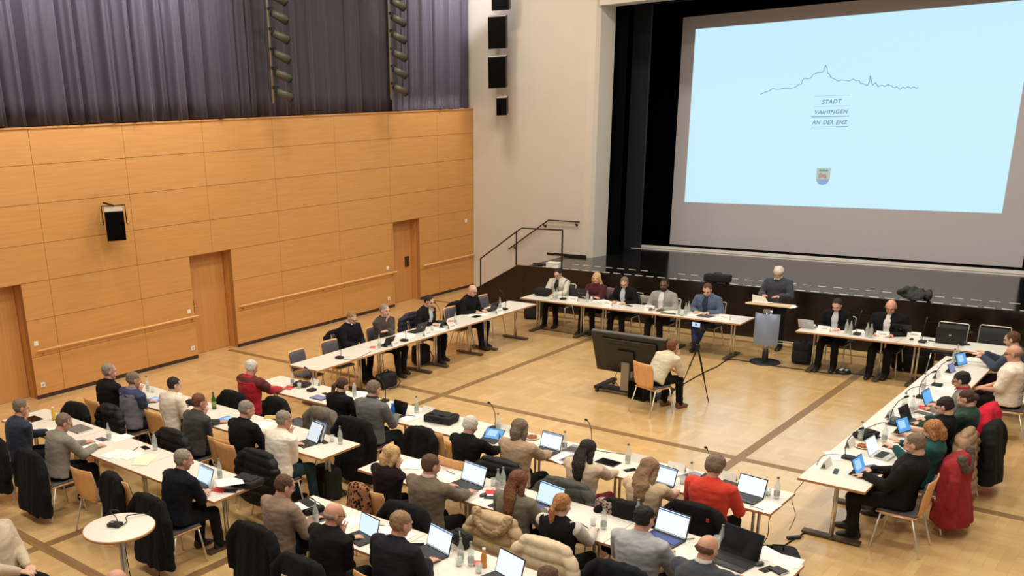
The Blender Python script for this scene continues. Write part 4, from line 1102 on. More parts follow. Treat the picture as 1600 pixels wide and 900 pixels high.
# -- right-hand row
person('E1', 'seated man in a slate blue jacket, half hidden at the right edge', (1580.4, 530), E_R, 12, (58, 66, 84), 'l', ('short', 'brown'), 'hold', 22, 0, 1.0, eE, (30, 30, 40), face=True)
person('E2', 'seated bald man in a short-sleeved white shirt at the right-hand row', (1583.5, 552), E_R, -2, (232, 222, 206), 'r', ('ring', 'greybrown'), 'lap', 14, 0, 1.06, eE, (26, 24, 30), short_sleeve=True, face=True, glasses=True, wide=1.25)
person('E3', 'seated person with short black hair and a red collar at the right-hand row', (1501, 594), E_R, 2, (126, 122, 118), 'r', ('short', 'black'), 'table', 24, 0, 1.0, eE, (40, 40, 44), collar=(186, 40, 44), face=True, glasses=True)
person('E4', 'seated woman with tied dark brown hair in dark green at the right-hand row', (1509, 623), E_R, -6, (34, 62, 48), 'l', ('bun', 'auburn'), 'table', 30, 0, .96, eE, (34, 34, 38))
person('E5', 'seated man with short dark hair in a black T-shirt at the right-hand row', (1474.7, 635), E_R, -12, (24, 24, 28), 'l', ('short', 'dark'), 'table', 30, 0, 1.0, eE, (30, 30, 36), short_sleeve=True, face=True)
person('E6', 'seated woman with strawberry blonde bob in a teal top at the right-hand row', (1456, 672), E_R, -10, (22, 74, 74), 'l', ('bob', 'ginger'), 'hold', 30, 0, .95, eE, (30, 30, 36))
person('E7', 'seated man in a black suit at the near end of the right-hand row', (1428, 694), E_R, -13, (34, 32, 30), 'l', ('short', 'greybrown'), 'table', 26, 0, 1.05, eE, (44, 38, 36), wide=1.15)
# -- centre of the floor
person('C0', 'seated man in a cream sweater alone in the centre of the hall', (1052, 541), R(-18), 42, (206, 194, 170), 'r', ('short', 'red'), ('knee', 'chin'), 2, 0, .97, .9, (22, 20, 20), shoes=(110, 78, 50))
# -- long inner row
person('I1', 'seated white-haired person in a red fleece at the long inner row', (394, 574), N_, 10, (176, 30, 46), 'r', ('short', 'white'), 'table', 22, -6, 1.02, eI, (34, 34, 40), stripe=(92, 34, 36), wide=1.1)
person('I2', 'seated woman with dark brown ponytail in black at the long inner row', (536, 602), N_, 16, (24, 22, 26), 'l', ('ponytail', 'auburn'), 'table', 28, -16, .95, eI, (24, 24, 28))
person('I3', 'seated man with cropped grey hair in a mid-grey sweater at the long inner row', (584.8, 608), N_, 14, (98, 98, 96), 'r', ('short', 'greybrown'), 'table', 24, -6, 1.06, eI, (38, 52, 66), collar=(30, 34, 48), wide=1.15, tex=1)
person('I4', 'seated white-haired person in a black sweater at the long inner row', (736, 664), N_, 16, (20, 20, 24), 'r', ('short', 'white'), 'table', 24, -10, 1.0, eI, (24, 24, 28))
person('I5', 'seated person in a beige sweater at the long inner row', (813, 670), N_, 14, (180, 152, 124), 'l', ('bob', 'greybrown'), 'table', 22, 0, 1.0, eI, (28, 26, 30))
person('I6', 'seated woman with long dark hair in a cream sweater at the long inner row', (919, 703), N_, 16, (206, 184, 158), 'l', ('long', 'dark'), 'table', 26, -20, .96, eI, (110, 30, 44))
person('I7', 'seated woman with curly hair in a cream knit at the long inner row', (1014, 732), N_, 14, (206, 182, 150), 'l', ('curly', 'light'), 'table', 26, -6, .96, eI, (120, 96, 78), tex=1)
person('I8', 'seated person in a bright red sweater at the long inner row', (1118, 729), N_, 14, (206, 62, 44), 'r', ('fluffy', 'greybrown'), 'table', 24, -4, 1.02, eI, (34, 26, 34), wide=1.12)
# -- middle left row
person('B1', 'seated grey-haired man in a black sweater, leftmost of the middle left row', (172, 580), N_, 12, (26, 26, 28), 'r', ('short', 'grey'), 'fold', 10, -30, 1.05, eB, (30, 30, 36), wide=1.12)
person('B2', 'seated man in grey with navy shoulders at the middle left row', (210, 593), N_, 16, (118, 116, 124), 'r', ('short', 'greybrown'), ('table', 'chin'), 14, -20, 1.03, eB, (34, 34, 42), stripe=(52, 60, 92), wide=1.08)
person('B3', 'seated person with short dark hair in a white fleece at the middle left row', (273, 601), N_, 18, (222, 208, 190), 'l', ('short', 'dark'), 'table', 18, -22, .98, eB, (40, 34, 34))
person('B4', 'seated man in a dark jacket resting his cheek at the middle left row', (313, 628), N_, 24, (62, 60, 56), 'r', ('short', 'red'), ('table', 'cheek'), 16, -22, 1.02, eB, (34, 34, 40))
person('B5', 'seated grey-haired man in a black knit cardigan at the middle left row', (386.5, 640), N_, 16, (24, 22, 26), 'r', ('short', 'grey'), 'table', 22, -24, 1.04, eB, (28, 28, 34), wide=1.1)
person('B6', 'seated man in a white shirt at the middle left row', (445, 656), N_, 18, (236, 226, 212), 'r', ('short', 'grey'), ('table', 'chin'), 18, -24, 1.03, eB, (38, 56, 70), wide=1.08, glasses=True)
# -- front left row
person('A1', 'seated man in a dark blue hoodie at the front left row', (34.4, 637), N_, 16, (44, 50, 66), 'r', ('short', 'greybrown'), ('fold', 'cheek'), 18, -24, 1.04, eA, (28, 28, 34), wide=1.12)
person('A2', 'seated man in a light grey zip sweater writing at the front left row', (101, 660), N_, 22, (134, 128, 118), 'r', ('short', 'greybrown'), 'far', 30, -22, 1.02, eA, (26, 26, 32), glasses=True)
person('A3', 'seated man in a navy sweater at the front left row', (288, 718), N_, 24, (22, 27, 40), 'r', ('short', 'grey'), 'fold', 18, -28, 1.04, eA, (24, 30, 40), wide=1.1)
# -- second foreground row
person('C1', 'seated woman with wavy blonde hair in the second foreground row', (613.4, 711), N_, 20, (48, 30, 30), 'l', ('wavy', 'blonde'), ('table', 'temple'), 20, -28, .97, eC, (26, 24, 28), collar=(222, 214, 200))
person('C2', 'seated brown-haired man in a taupe sweater at a laptop in the second foreground row', (674.5, 727), N_, 16, (112, 98, 82), 'r', ('short', 'brown'), 'far', 18, -22, 1.06, eC, (22, 22, 28), collar=(220, 196, 180), wide=1.12)
person('C3', 'seated woman with long auburn hair in a grey tweed jacket', (812, 752), N_, 16, (112, 104, 92), 'l', ('long', 'red'), 'far', 18, -26, .98, eC, (26, 24, 30), tex=1)
person('C4', 'seated woman with ginger ponytail in a black vest, second foreground row', (879.4, 788), N_, 12, (24, 22, 26), 'l', ('ponytail', 'ginger'), 'table', 16, -10, .97, eC, (30, 30, 36), vest=(206, 196, 186))
person('C5', 'seated man with black hair in a light grey sweatshirt in the second foreground row', (1008, 810), N_, 14, (172, 172, 176), 'r', ('short', 'black'), 'table', 20, -16, 1.05, eC, (22, 22, 26), wide=1.1)
person('C6', 'seated balding man in a slate grey suit jacket, second foreground row', (1106.4, 856), N_, 16, (66, 70, 78), 'r', ('ring', 'brown'), 'table', 18, -14, 1.04, eC, (30, 30, 36), collar=(222, 220, 218), wide=1.1)
# -- foremost row
person('D1', 'seated man with glasses in a beige zip sweater, foremost row', (446, 759), N_, 12, (142, 120, 102), 'r', ('short', 'brown'), 'far', 24, -26, 1.04, eD, (34, 42, 54), glasses=True)
person('D2', 'seated bald man with glasses in a black zip jacket in the foremost row', (523, 803), N_, 18, (28, 27, 28), 'r', ('ring', 'grey'), ('table', 'chin'), 14, -26, 1.03, eD, (40, 40, 46), glasses=True, wide=1.08)
person('D3', 'seated man with short fair brown hair in a dark navy shirt in the foremost row', (628, 818), N_, 20, (44, 42, 56), 'r', ('short', 'light'), 'far', 20, -20, 1.07, eD, (26, 26, 34), wide=1.15)
person('D4', 'seated person with brown hair, only the crown showing at the bottom edge', (858, 905), N_, 12, (60, 60, 70), 'l', ('short', 'brown'), 'table', 16, -8, 1.0, eD, (26, 26, 34))
# -- audience
person('F1', 'seated person in a pale beige coat, cut by the left edge', (-20, 806), R(-66), -6, (196, 178, 156), 'l', ('bob', 'brown'), 'lap', 20, -6, 1.04, .8, (24, 22, 24), wide=1.45, tex=0)
person('F2', 'seated bald person, only the crown showing near the round table', (183, 909), N_, 10, (70, 70, 80), 'r', ('bald', 'grey'), 'lap', 10, 0, 1.0, .8, (30, 30, 36))

# ---- empty chairs
def free_chair(px, py, rz, label, pr=None, z=.45):
    p = gp(px, py, z); return (pr or CH_A).put(label, (p.x, p.y, 0), rz, 'empty chairs')
free_chair(480, 585, W_R+.05, 'empty grey-cushioned chair at the near end of the wall row')
free_chair(529, 569, W_R-.05, 'empty grey-cushioned chair behind the wall row, second from its near end')
free_chair(717, 512, W_R, 'empty grey-cushioned chair beside the black-suited man at the wall row')
free_chair(767, 492, W_R, 'empty grey-cushioned chair behind the bald man at the far end of the wall row')
free_chair(1480, 547, S_R, 'empty charcoal chair with pale frame behind the open black laptop', CH_B)
free_chair(1545, 553, S_R, 'empty charcoal chair with pale frame, rightmost before the stage', CH_B)
CX = {}
def emptyN(key, px, py, rz, label):
    o = free_chair(px, py, rz, label); PEOPLE[key] = (Vector(o.location), rz)
emptyN('a_e1', 158, 772, R(6), 'empty beech chair with its seat showing near the round table')
emptyN('a_e2', 222, 790, R(-6), 'empty beech chair with a black coat on it beside the navy-sweatered man')
emptyN('b_e1', 366, 722, R(4), 'empty beech chair between the cheek-resting man and the man in the black cardigan')
emptyN('b_e0', 150, 668, R(4), 'chair hidden under a black coat at the left end of the middle left row')
emptyN('i_e1', 461, 662, R(-8), 'chair under a black coat between the red-jacketed person and the ponytailed woman')
emptyN('i_e2', 688, 712, R(6), 'empty beech chair with a black coat over it in the long inner row')
emptyN('i_e3', 735, 734, R(-6), 'empty beech chair just behind the white-haired person in black')

# ---- coats
coat('A1', 'black coat draped behind the hooded man at the left edge', (17, 17, 20), .20, w=1.1)
coat('A2', 'long dark navy coat hanging behind the writing man in light grey', (20, 22, 32), .10, w=1.25, shift=-.05)
coat('a_e2', 'black coat slung over the left of the empty chair by the navy-sweatered man', (18, 17, 18), .30, w=.72, shift=-.10)
coat('A3', 'black coat with a small white tag behind the navy-sweatered man', (17, 17, 18), .12, w=1.15, patch=(.10, .66, (206, 200, 196), .05, .022))
coat('b_e0', 'black coat draped over the leftmost chair of the middle left row', (19, 18, 19), .30, w=1.0)
coat('B2', 'dark slate puffer jacket behind the man with navy shoulders', (34, 36, 42), .30, 'puffer', hood=True)
coat('B4', 'black puffer jacket behind the man resting his cheek', (19, 19, 21), .28, 'puffer', w=1.15)
coat('B6', 'big black quilted jacket behind the man in the white shirt', (24, 22, 24), .26, 'puffer', w=1.15)
coat('I1', 'black coat behind the person in the red fleece', (20, 18, 19), .30)
coat('i_e1', 'black coat over the chair right of the red-jacketed person', (22, 20, 20), .35, w=.95)
coat('I2', 'khaki grey coat bunched over the chair of the ponytailed woman', (112, 104, 92), .32, hood=True, w=1.05)
coat('I3', 'long black coat reaching almost to the floor behind the man in mid-grey', (17, 17, 20), .06, w=1.25)
coat('i_e2', 'black coat hanging on the left half of the empty chair in the long inner row', (28, 22, 24), .30, w=.75, shift=-.11)
coat('I5', 'charcoal puffer jacket behind the person in the beige sweater', (27, 27, 32), .30, 'puffer', w=1.12)
coat('I6', 'grey-green quilted coat behind the long-haired woman in cream', (66, 66, 60), .28, 'puffer', w=1.2, hood=True)
coat('I7', 'black coat behind the woman with curly hair', (22, 20, 22), .35, w=1.1)
coat('I8', 'black jacket with a small red emblem behind the person in the red sweater', (15, 15, 19), .22, w=1.12, patch=(.16, .80, (196, 40, 60), .028, .04))
coat('C1', 'leopard-print scarf over the chair of the woman with wavy blonde hair', (112, 72, 48), .42, w=.62, shift=-.13, cat='scarf', name='leopard_scarf', sleeves=False)
coat('C2', 'black coat behind the man in the taupe sweater', (15, 15, 18), .22, w=1.15)
coat('C3', 'tan parka with a fur-trimmed hood behind the woman with straight auburn hair', (192, 166, 130), .22, 'puffer', w=1.05, hood=True, fur=(184, 156, 120), top=.94)
coat('C4', 'cream puffer jacket behind the woman with the ginger ponytail', (214, 194, 164), .22, 'puffer', w=1.12, shift=.07, top=.95)
coat('C5', 'dark navy coat behind the man in the light grey sweatshirt', (24, 28, 40), .20, w=1.15)
coat('D1', 'large black coat behind the man in the beige zip sweater', (15, 14, 16), .12, w=1.2)
coat('D2', 'black jacket with white stripes behind the bald man in the foremost row', (20, 19, 22), .25, w=1.15, patch=(-.16, .70, (220, 216, 210), .09, .014))
coat('E5', 'tan quilted jacket behind the man in the black T-shirt', (158, 128, 102), .15, 'puffer', w=1.0, thick=1.3)
coat('E6', 'red winter jacket with a grey fur hood lining behind the strawberry blonde woman', (150, 42, 46), .12, w=1.1, hood=True, fur=(96, 84, 76), thick=1.7)
coat('E4', 'dark green coat behind the woman in dark green', (32, 42, 32), .18, w=1.05, thick=1.3)
coat('E3', 'bright red jacket behind the person with the red collar', (206, 30, 56), .25, w=1.05, thick=1.6)
coat('W1', 'black jacket over the chair of the man in navy at the wall row', (22, 20, 24), .40, w=.9)
coat('W3', 'dark blue rucksack-like jacket behind the black-suited man at the wall row', (38, 40, 54), .38, 'puffer', w=1.0)
coat('W4', 'black jacket behind the bald man at the wall row', (20, 18, 20), .40, w=.95)
coat('S2', 'mauve grey scarf over the chair of the blonde woman', (112, 92, 96), .45, w=.6, shift=-.14, cat='scarf', name='draped_scarf', sleeves=False)
# patterned scarf on I7
coat('I7', 'burgundy and grey patterned scarf hanging left of the curly-haired woman', (96, 78, 80), .52, w=.5, shift=-.24, cat='scarf', name='patterned_scarf', sleeves=False, top=.88)

# ---- tables: front left row
laptop(124, 672, 0, 'closed grey laptop before the writing man in light grey', 'off', ang=4, col=(120, 114, 108)) if False else notebook(124, 671, 0, 'closed grey laptop before the writing man in light grey', (116, 110, 104), .34, .24, .018, 'closed_laptop', 'laptop')
tablet(52, 655, 0, 'dark tablet lying before the hooded man', 'off', flat=True)
paper(70, 674, .1, 'white papers spread between the two men at the left of the front left row', 2)
paper(140, 694, .2, 'sheet under the hand of the writing man in light grey', 1)
paper(186, 686, .3, 'papers right of the bottle at the front left row', 2, spread=.1)
paper(190, 710, .1, 'printed papers in the centre of the front left row', 3, spread=.14)
paper(228, 719, .5, 'cream papers fanned at the front left row before the black coat', 3, col=(238, 228, 200), spread=.12)
notebook(160, 687, 0, 'slate notebook left of the bottle on the front left row', (82, 80, 92), .18, .10)
bottle(171, 688, 'clear water bottle standing by the slate notebook on the front left row')
bottle(243, 703, 'clear water bottle beside the black phone on the front left row')
bottle(344, 747, 'water bottle right of the laptop of the navy-sweatered man')
t_ = thing('juice_bottle', 'small bottle of yellow juice at the left of the front left row', 'bottle', gp(85, 656, Z)); bm = bmesh.new(); lathe(bm, [(.002, 0), (.03, .002), (.03, .12), (.014, .16), (.014, .18)], n=14); obj('bottle_body', bm, mat('yellow_juice', (222, 180, 50), .2), t_, True); bm = bmesh.new(); lathe(bm, [(.016, .178), (.016, .195)], n=12); obj('cap', bm, M_WHT, t_, True)
phone(227, 700, R(80), 'thick black phone case among the papers of the front left row')
pen(212, 702, R(-60), 'pen among the papers of the front left row')
pen(122, 676, R(20), 'spectacles case beside the closed grey laptop', (30, 28, 30))
laptop(317, 757, R(-6), 'laptop with pale blue page before the navy-sweatered man', 'on', .30, .21, 112)
paper(360, 751, -.5, 'white papers on the black briefcase at the end of the front left row', 2, z=Z+.085)
bag(385, 757, R(8), 'black briefcase lying at the right end of the front left row', (.36, .26, .08), straps=False)
notebook(343, 766, R(15), 'red card folder at the right end of the front left row', (212, 46, 66), .17, .12)
notebook(361, 768, R(30), 'small black wallet beside the red folder at the front left row', (24, 24, 26), .15, .08, .015, 'wallet', 'wallet')
glass(330, 763, 'glass behind the red folder on the front left row')
# ---- middle left row
glass(239, 613, 'water glass before the man with navy shoulders'); bottle(231, 611, 'clear bottle left of the glass at the middle left row')
tablet(243, 625, 0, 'pale blue tablet before the man with navy shoulders', 'blue', flat=True)
paper(268, 618, 0, 'white papers before the person in white fleece', 2)
bag(300, 633, 0, 'small black camera bag left of the cheek-resting man', (.2, .12, .07), straps=False)
t_ = thing('green_bottle', 'green glass bottle before the cheek-resting man', 'bottle', gp(335, 639, Z)); bm = bmesh.new(); lathe(bm, [(.002, 0), (.034, .002), (.034, .15), (.014, .20), (.0135, .25)], n=16); obj('bottle_body', bm, mat('green_bottle_glass', (42, 96, 44), .12), t_, True); bm = bmesh.new(); lathe(bm, [(.0348, .05), (.0348, .12)], n=16, cap=False); obj('bottle_label', bm, mat('green_label', (130, 160, 90), .5), t_, True); bm = bmesh.new(); lathe(bm, [(.016, .245), (.016, .262)], n=12); obj('cap', bm, M_GREENG, t_, True)
tablet(357, 656, 0, 'bright blue tablet before the man in the black cardigan', 'blue', flat=True, w=.28, d=.2)
paper(412, 666, .2, 'crumpled papers before the man in the black cardigan', 3, spread=.1)
notebook(424, 652, R(40), 'colourful magazine left of the man in the white shirt', (196, 166, 92), .2, .14)
tablet(487, 691, R(-10), 'tablet propped in a blue binder before the man in the white shirt', 'white', w=.26, d=.26)
t_ = thing('ring_binder', 'blue binder standing behind the propped papers of the man in the white shirt', 'binder', gp(497, 688, Z), R(-14)); obj('binder_cover', bbox((0, .03, .12), (.26, .014, .24), Euler((-.35, 0, 0)).to_matrix()), mat('blue_binder', (88, 132, 190), .5), t_); obj('binder_pages', bbox((0, .012, .12), (.25, .014, .22), Euler((-.35, 0, 0)).to_matrix()), M_PAPER, t_)
bottle(532, 694, 'water bottle at the right end of the middle left row'); glass(519, 690, 'glass left of the bottle at the right end of the middle left row')
phone(506, 691, R(70), 'black phone beside the blue binder')
# ---- long inner row
bag(472, 603, R(10), 'dark brown pouch before the red-jacketed person', (.26, .18, .06), (48, 34, 30), straps=False)
notebook(452, 606, R(20), 'thin red folder under the hands of the red-jacketed person', (196, 60, 70), .16, .2)
glass(468, 607, 'glass beside the dark brown pouch'); bottle(457, 601, 'bottle behind the hands of the red-jacketed person')
tablet(499, 622, 0, 'blue tablet lying left of the ponytailed woman', 'lilac', flat=True)
mic(487, 611, 0, 'microphone left of the ponytailed woman'); card(493, 601, R(-10), 'name card left of the ponytailed woman')
phone(510, 616, R(80), 'phone behind the blue tablet of the long inner row')
bottle(554, 620, 'bottle between the ponytailed woman and the man in mid-grey'); paper(562, 617, .2, 'papers behind the man in mid-grey', 2); glass(604, 640, 'glass before the man in mid-grey')
mic(600, 628, 0, 'microphone before the man in mid-grey')
laptop(622, 648, R(-6), 'small dark laptop with black start page before the man in mid-grey', 'off', .28, .19, 112)
t_ = thing('blue_bottle', 'clear blue drinking bottle before the dark laptop', 'bottle', gp(614, 650, Z)); bm = bmesh.new(); lathe(bm, [(.002, 0), (.03, .002), (.03, .12), (.018, .15), (.018, .17)], n=16); obj('bottle_body', bm, mat('blue_plastic', (40, 110, 210), .15), t_, True); bm = bmesh.new(); lathe(bm, [(.02, .165), (.02, .185)], n=12); obj('cap', bm, mat('blue_cap', (60, 130, 220), .3), t_, True)
paper(641, 652, -.2, 'white sheet with a pen on it right of the dark laptop', 1); pen(641, 650, R(20), 'dark pen on the white sheet of the long inner row')
bottle(651, 645, 'bottle behind the white sheet on the long inner row'); card(671, 645, 0, 'pale name card left of the closed black bag')
bag(690, 658, R(6), 'closed black padded bag lying in the middle of the long inner row', (.42, .28, .10))
mic(771, 671, 0, 'microphone before the white-haired person in black'); bottle(778, 673, 'bottle right of the microphone of the white-haired person in black'); card(791, 674, 0, 'name card between the white-haired person in black and the beige sweater')
tablet(767, 687, R(8), 'pale tablet leaning on a dark case before the white-haired person in black', 'blue', ang=150)
paper(786, 690, .1, 'papers between the white-haired person in black and the beige sweater', 2); 
food(831, 685, 'plate of pretzels before the person in beige')
laptop(859, 703, R(-4), 'laptop with white document before the person in beige', 'doc', .31, .21, 106); notebook(848, 708, R(-8), 'red card folder under the laptop of the person in beige', (206, 40, 62), .14, .10)
bottle(882, 703, 'bottle right of the laptop of the person in beige'); paper(880, 713, -.3, 'papers right of the laptop of the person in beige', 2, spread=.1)
brochure(898, 702, 0, 'mauve brochure behind the long-haired woman in cream'); brochure(894, 718, R(-8), 'mauve brochure nearer the edge left of the long-haired woman in cream')
mic(921, 700, 0, 'microphone before the long-haired woman in cream'); tablet(950, 723, R(-4), 'dark tablet right of the long-haired woman in cream', 'off', flat=True)
bottle(980.7, 724, 'bottle behind the hands of the long-haired woman in cream'); phone(985, 735, R(-30), 'black phone left of the curly-haired woman')
card(1000, 722, 0, 'name card left of the curly-haired woman'); card(1057, 735, 0, 'name card right of the curly-haired woman')
laptop(1034, 758, R(-8), 'laptop with split page before the curly-haired woman', 'doc', .30, .21, 108)
glass(1066, 756, 'glass right of the curly-haired woman'); bottle(1078.7, 754, 'bottle left of the person in bright red'); brochure(1082, 745, R(-20), 'mauve brochure left of the person in bright red')
mic(1105, 747, 0, 'microphone before the person in bright red'); card(1136, 749, 0, 'name card right of the person in bright red'); notebook(1143, 757, R(-8), 'dark flat keyboard before the person in bright red', (34, 34, 38), .24, .12, .012, 'flat_keyboard', 'keyboard')
laptop(1171, 775, R(-6), 'laptop with blank white page at the right end of the long inner row', 'doc', .31, .21, 108, bars=False)
glass(1199.6, 774, 'glass right of the blank white laptop'); bottle(1213, 779, 'bottle at the right end of the long inner row'); pen(1182, 794, R(-8), 'pen at the right end of the long inner row', (170, 160, 150)); paper(1196, 792, -.1, 'sheet before the bottle at the right end of the long inner row')
# ---- second foreground row
paper(648, 726, .3, 'stack of papers before the woman with wavy blonde hair', 4, spread=.06); paper(704, 741, 0, 'sheet with pen behind the taupe-sweatered man', 1); pen(704, 739, R(-12), 'pen on the sheet behind the taupe-sweatered man')
laptop(737, 757, R(-8), 'large laptop with bright page before the man in taupe', 'doc', .36, .24, 108)
mouse(755, 775, R(-10), 'dark mouse right of the laptop of the man in taupe'); phone(767, 778, R(-60), 'phone right of the mouse in the second foreground row'); phone(773, 789, R(-5), 'phone nearest the tan parka')
bottle(778, 765, 'juice-filled bottle, left one of the pair by the red napkin'); bottle(786, 762, 'empty bottle, right one of the pair by the red napkin'); glass(771, 759, 'glass left of the bottle pair by the red napkin')
notebook(769, 769, R(30), 'red napkin beside the bottle pair', (212, 40, 58), .15, .12, .004, 'napkin', 'napkin')
laptop(856, 792, R(-10), 'laptop with blue-lit keys before the auburn-haired woman', 'on', .35, .25, 108, kb=(60, 70, 240))
pen(913, 822, R(-25), 'black pen right of the ginger ponytail'); glass(927, 821, 'glass right of the black pen'); bottle(943, 827, 'bottle alone on the empty table of the second foreground row')
laptop(1046, 838, R(-8), 'laptop with blue keyboard before the man in light grey', 'on', .36, .25, 106, kb=(60, 90, 210), screen=(240, 250, 252))
bottle(996, 815, 'bottle half hidden by the black-haired man in light grey'); pen(1074, 843, R(50), 'slim pen between the two right-hand laptops of the second foreground row', (150, 140, 126))
glass(1120, 851, 'glass behind the balding man in slate grey'); bottle(1127, 857, 'bottle behind the balding man in slate grey')
laptop(1153, 871, R(-10), 'black laptop with a dark screen at the right end of the second foreground row', 'off', .40, .27, 106)
mouse(1186.6, 883, R(-20), 'mouse right of the black laptop'); phone(1199, 890, R(-20), 'black phone at the right end of the second foreground row'); notebook(1217, 893, R(-22), 'black wallet at the right end of the second foreground row', (40, 38, 38), .13, .11, .02, 'wallet', 'wallet')
paper(1212, 872, -.12, 'white papers behind the black laptop', 2, w=.45, d=.21, spread=.01)
# ---- foremost row
bag(482, 796, R(-14), 'black document case before the man in beige', (.32, .24, .07), straps=False); paper(474, 789, -.2, 'sheet of paper on the black document case', 1, z=Z+.078)
notebook(466, 812, R(-20), 'pinkish red folder under the hand of the man in beige', (214, 48, 88), .2, .14); notebook(502, 806, R(-16), 'dark grey folder left of the bald man in the foremost row', (62, 58, 58), .30, .22)
bottle(494, 818, 'half-full bottle right of the man in beige'); paper(548, 815, -.2, 'sheet beside the bald man in the foremost row', 1)
laptop(574, 838, R(-10), 'laptop with pale cyan page before the bald man in the foremost row', 'on', .30, .21, 104, bars=False); paper(592, 828, .4, 'papers right of the pale cyan laptop in the foremost row', 4, spread=.14); pen(600, 822, R(30), 'pen on the papers of the foremost row'); paper(622, 838, -.3, 'sheet left of the fair-haired man in navy', 2)
laptop(683, 862, R(-12), 'laptop with white table of text before the fair-haired man in navy', 'doc', .34, .24, 106); phone(651, 852, R(-50), 'phone left of the laptop of the fair-haired man in navy')
bag(722, 852, R(-20), 'black bag standing behind the laptop in the foremost row', (.24, .12, .14), straps=False)
bottle(720, 878, 'bottle with a straw, leftmost of the foremost cluster'); bottle(736, 884, 'bottle in the middle of the foremost cluster'); glass(717, 884, 'glass at the foot of the bottle with the straw')
bm = bmesh.new(); tube(bm, [(0, 0, .2), (-.012, 0, .31)], .004, 8); o = obj('drinking_straw', bm, M_WHT, None, True); o.location = gp(720, 878, Z); tag(o, 'pale straw sticking out of a bottle in the foremost row', 'straw')
t_ = thing('juice_bottle', 'orange juice bottle wrapped in a napkin in the foremost row', 'bottle', gp(756, 886, Z)); bm = bmesh.new(); lathe(bm, [(.002, 0), (.03, .002), (.032, .10), (.016, .15), (.016, .18)], n=14); obj('bottle_body', bm, mat('orange_juice', (214, 140, 70), .2), t_, True); bm = bmesh.new(); lathe(bm, [(.018, .178), (.018, .192)], n=12); obj('cap', bm, M_WHT, t_, True)
notebook(749, 882, R(35), 'crumpled red snack wrapper in the foremost row', (206, 96, 78), .10, .09, .02, 'snack_wrapper', 'wrapper'); glass(748, 895, 'small glass at the bottom of the foremost cluster')
laptop(792, 905, R(-14), 'laptop with bright blank page cut by the bottom edge', 'doc', .34, .24, 106, bars=False)
# ---- right-hand row
card(1291, 729, E_R, 'name card at the near end of the right-hand row'); phone(1306, 737, R(10), 'black phone at the near end of the right-hand row', .05, .16); mic(1325, 717, E_R, 'microphone at the near end of the right-hand row')
tablet(1345, 740, E_R-.1, 'tablet with bright blue page before the man in the black suit', 'blue', w=.27, d=.19, ang=112); notebook(1362, 731, R(60), 'lilac booklet before the man in the black suit', (96, 92, 120), .2, .14)
paper(1312, 712, R(60), 'sheet left of the near microphone of the right-hand row', 2); card(1328, 697, E_R, 'name card left of the pretzel plate on the right-hand row'); food(1349, 699, 'plate of pretzels on the right-hand row')
laptop(1366, 710, E_R-.1, 'white tablet laptop seen from behind the plate on the right-hand row', 'doc', .28, .20, 112, col=(206, 204, 200), bars=False); phone(1391, 700, R(75), 'long black phone on the right-hand row', .07, .17); paper(1362, 722, R(70), 'sheets before the white tablet laptop', 2)
bag(1353, 684, R(70), 'black pouch left of the white tablet laptop', (.28, .18, .08), straps=False); bottle(1381, 691, 'bottle behind the long black phone'); bottle(1344, 688, 'bottle by the black pouch')
mic(1396, 664, E_R, 'microphone before the strawberry blonde woman'); tablet(1414, 676, E_R-.3, 'pale blue tablet held by the strawberry blonde woman', 'blue', w=.25, d=.18, ang=116, kb=False, lift=.05); card(1390, 651, E_R, 'name card before the strawberry blonde woman'); notebook(1398, 655, R(80), 'dark folder by the microphone of the strawberry blonde woman', (90, 92, 96), .2, .12)
laptop(1418, 658, E_R-.15, 'dark laptop before the man in the black T-shirt', 'off', .28, .20, 114); bottle(1412, 641, 'bottle left of the red folder'); bottle(1424, 646, 'second bottle left of the red folder'); glass(1430, 640, 'glass behind the red folder')
notebook(1445, 638, R(75), 'red folder before the man in the black T-shirt', (206, 36, 50), .14, .2); notebook(1443, 646, R(75), 'dark booklet below the red folder', (92, 82, 84), .12, .2)
laptop(1452, 632, E_R-.1, 'laptop with blue-grey page behind the red folder', 'blue', .28, .2, 112); mic(1440, 622, E_R, 'microphone before the laptop with the blue-grey page'); bottle(1442, 609, 'bottle left of the papers at the right-hand row'); card(1463, 590, E_R, 'name card before the person with the red collar')
paper(1480, 607, R(80), 'papers before the person with the red collar', 2, spread=.1); paper(1458, 620, R(70), 'white papers left of the laptop with the blue-grey page', 2); mic(1464, 603, E_R, 'microphone before the person with the red collar')
tablet(1489, 582, E_R-.2, 'small lilac screen behind the person with the red collar', 'lilac', w=.18, d=.13, ang=115, kb=False); bottle(1489, 569, 'bottle beside the small lilac screen'); bottle(1494, 562, 'bottle at the stage end of the right-hand row'); glass(1485, 572, 'glass beside the small lilac screen')
tablet(1504, 571, E_R-.3, 'blue tablet held up at the stage end of the right-hand row', 'blue', w=.26, d=.19, ang=112, kb=False, lift=.03); paper(1530, 563, R(75), 'papers at the stage end of the right-hand row', 3, spread=.1); mic(1500, 556, E_R, 'microphone at the stage end of the right-hand row'); paper(1490, 592, R(80), 'sheet right of the name card before the person with the red collar')
